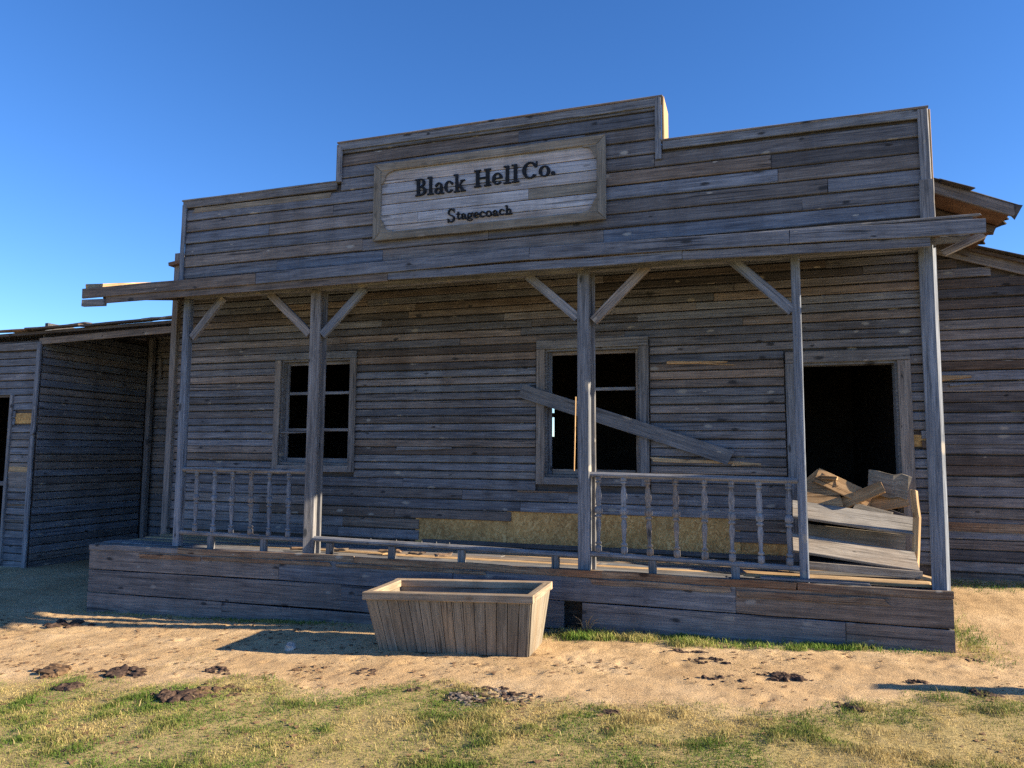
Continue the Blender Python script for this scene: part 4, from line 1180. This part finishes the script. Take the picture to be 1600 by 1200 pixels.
# ------------------------------------------------------------------ grass
def grass_mat(name):
    m, nt, b = new_mat(name)
    at = nd(nt, 'ShaderNodeAttribute', attribute_name='tint')
    nt.links.new(at.outputs['Color'], b.inputs['Base Color'])
    b.inputs['Roughness'].default_value = 0.7
    tr = nd(nt, 'ShaderNodeBsdfTranslucent')
    nt.links.new(at.outputs['Color'], tr.inputs[0])
    mx = nd(nt, 'ShaderNodeMixShader')
    mx.inputs[0].default_value = 0.3
    nt.links.new(b.outputs[0], mx.inputs[1])
    nt.links.new(tr.outputs[0], mx.inputs[2])
    nt.links.new(mx.outputs[0], nt.nodes['Material Output'].inputs[0])
    return m
GRASS = grass_mat('grass_blades')
def blades(name, x, y, h, w, cols, seed, label, lean=0.9):
    rs = np.random.RandomState(seed)
    n = len(x)
    z = ground_z(x, y) - 0.003
    a = rs.uniform(0, 2 * np.pi, n)
    la = rs.uniform(0, 2 * np.pi, n)
    ll = h * rs.uniform(0.15, lean, n)
    px, py = np.cos(a) * w / 2, np.sin(a) * w / 2
    v = np.zeros((n, 5, 3))
    v[:, 0] = np.stack([x - px, y - py, z], 1)
    v[:, 1] = np.stack([x + px, y + py, z], 1)
    mx, my = x + np.cos(la) * ll * 0.35, y + np.sin(la) * ll * 0.35
    v[:, 2] = np.stack([mx + px * .7, my + py * .7, z + h * 0.6], 1)
    v[:, 3] = np.stack([mx - px * .7, my - py * .7, z + h * 0.6], 1)
    v[:, 4] = np.stack([x + np.cos(la) * ll, y + np.sin(la) * ll, z + h * 0.92], 1)
    b = np.arange(n)[:, None] * 5
    quads = (b + np.array([[0, 1, 2, 3]])).astype(np.int32)
    tris = (b + np.array([[3, 2, 4]])).astype(np.int32)
    li = np.concatenate([quads, tris], 1).ravel()
    ls = (np.arange(n)[:, None] * 7 + np.array([[0, 4]])).ravel().astype(np.int32)
    me = bpy.data.meshes.new(name)
    me.vertices.add(n * 5); me.vertices.foreach_set('co', v.ravel())
    me.loops.add(len(li)); me.loops.foreach_set('vertex_index', li)
    me.polygons.add(len(ls)); me.polygons.foreach_set('loop_start', ls)
    me.update(calc_edges=True)
    at = me.color_attributes.new('tint', 'FLOAT_COLOR', 'POINT')
    c = np.ones((n, 5, 4), np.float32)
    c[:, :, :3] = cols[:, None, :]
    at.data.foreach_set('color', c.ravel())
    me.materials.append(GRASS)
    o = bpy.data.objects.new(name, me)
    link(o)
    o['kind'] = 'stuff'
    o['label'] = label
    o['category'] = 'grass'
    return o
def pick_cols(rs, x, y, straw, olive, green, bias=0.0):
    n = len(x)
    t = fbm(x * 2.2, y * 2.2, 3, 61)
    g = np.clip((t - 0.5) * 4 + 0.45 + bias + rs.normal(0, 0.28, n), 0, 1)[:, None]
    c = np.where(g < 0.5, np.array(straw) * (1 - 2 * g) + np.array(olive) * 2 * g, np.array(olive) * (2 - 2 * g) + np.array(green) * (2 * g - 1))
    return (c * rs.uniform(0.7, 1.25, n)[:, None]).astype(np.float32)
STRAW, OLIVE, GREEN = (0.50, 0.39, 0.17), (0.28, 0.275, 0.085), (0.12, 0.19, 0.035)
rs = np.random.RandomState(2)
N = 800000
x = rs.uniform(-2.0, 10.0, N); y = rs.uniform(-5.0, -1.0, N)
patch = fbm(x * 2.6, y * 2.6, 4, 33)
keep = rs.uniform(0, 1, N) < veg_mask(x, y) * np.clip((patch - 0.33) * 4.5, 0.3, 1)
keep &= (y > -5.0 + 0.0 * x)
x, y = x[keep], y[keep]
tuft = np.clip((fbm(x * 5.5, y * 5.5, 3, 91) - 0.56) * 8, 0, 1)
hh = rs.uniform(0.006, 0.020, len(x)) * (1 + 1.3 * tuft)
gc = pick_cols(rs, x, y, STRAW, OLIVE, GREEN, 0.24)
tall = rs.uniform(0, 1, len(x)) < 0.005
hh[tall] = rs.uniform(0.03, 0.065, tall.sum())
gc[tall] = (np.array((0.55, 0.43, 0.2)) * rs.uniform(0.6, 1.1, (tall.sum(), 1))).astype(np.float32)
gc = gc * (1 - 0.15 * tuft[:, None]).astype(np.float32)
blades('meadow_grass', x, y, hh, rs.uniform(0.0025, 0.0055, len(x)), gc, 4, 'short dry yellow-green grass over the foreground')
N = 26000
x = rs.uniform(4.95, 8.3, N); y = rs.uniform(-0.75, -0.14, N)
keep = rs.uniform(0, 1, N) < strip_mask(x, y) * np.clip((fbm(x * 6, y * 6, 3, 55) - 0.32) * 4, 0.1, 1)
x, y = x[keep], y[keep]
hh = rs.uniform(0.015, 0.07, len(x)) * (0.5 + fbm(x * 5, y * 5, 2, 71))
blades('green_grass_strip', x, y, hh, rs.uniform(0.004, 0.009, len(x)), pick_cols(rs, x, y, (0.44, 0.38, 0.15), (0.27, 0.32, 0.075), (0.15, 0.25, 0.045), -0.05), 5, 'fresh green grass strip along the platform foot')
# sparse dry tufts on the sand, weeds in the platform shade, patches by the right corner
def patch_pts(cx_, cy_, sx_, sy_, n):
    return rs.normal(cx_, sx_, n), rs.normal(cy_, sy_, n)
X, Y = [], []
for a in ((2.0, -0.22, 0.42, 0.05, 1500), (0.3, -0.2, 0.8, 0.03, 500), (8.75, 0.25, 0.1, 0.35, 1500), (9.5, 2.2, 0.6, 0.12, 1600), (5.35, -0.3, 0.25, 0.08, 700), (8.2, -0.22, 0.3, 0.04, 300)):
    px, py = patch_pts(*a)
    X.append(px); Y.append(py)
x, y = np.concatenate(X), np.concatenate(Y)
ok = ~((x > -0.82) & (x < 8.56) & (y > -0.15))
x, y = x[ok], y[ok]
blades('weed_grass', x, y, rs.uniform(0.012, 0.045, len(x)), rs.uniform(0.003, 0.007, len(x)), pick_cols(rs, x, y, (0.38, 0.34, 0.13), (0.2, 0.25, 0.06), (0.08, 0.17, 0.03), 0.1), 6, 'sparse weeds along the platform foot and corner')
N = 70000
x = rs.uniform(-1.5, 10.0, N); y = rs.uniform(-2.8, -0.2, N)
keep = fbm(x * 3.1, y * 3.1, 4, 81) + rs.uniform(-.12, .12, N) > 0.56
x, y = x[keep], y[keep]
blades('dry_stubble', x, y, rs.uniform(0.004, 0.014, len(x)), rs.uniform(0.002, 0.005, len(x)), pick_cols(rs, x, y, (0.42, 0.31, 0.16), (0.27, 0.19, 0.09), (0.26, 0.23, 0.08), 0.0), 7, 'thin dry stubble on the bare sand', lean=2.2)

# dead twig plant at the platform foot right of the trough
def twig_plant(label, x, y, n, h, seed):
    rr = random.Random(seed)
    z = gz(x, y)
    t = thing('dry_weed', label, 'plant', (x, y, z))
    for i in range(n):
        a = rr.uniform(0, 6.28)
        tip = Vector((x + math.cos(a) * h * rr.uniform(0.2, 0.8), y - abs(math.sin(a)) * h * 0.4, z + h * rr.uniform(0.5, 1.0)))
        mid_ = (Vector((x, y, z)) + tip) / 2 + Vector((0, 0, h * 0.22))
        plank_between('stem', t, (x, y, z - 0.01), mid_, 0.006, 0.006, TAN, segs=1)
        plank_between('stem', t, mid_, tip, 0.005, 0.005, TAN, segs=1, taper=0.5)
    return t
twig_plant('tangled dry weed against the platform just right of the trough', 5.46, -0.2, 8, 0.2, 3)

# post out of frame on the right; its shadow lies across the sand at the right edge
HP = post('hitching_post', None, 11.25, -0.98, -0.6, 0.86, 0.14, 0.14, POST)
tag(HP, 'upright weathered hitching post beyond the right edge, casting the thin shadow', 'post')
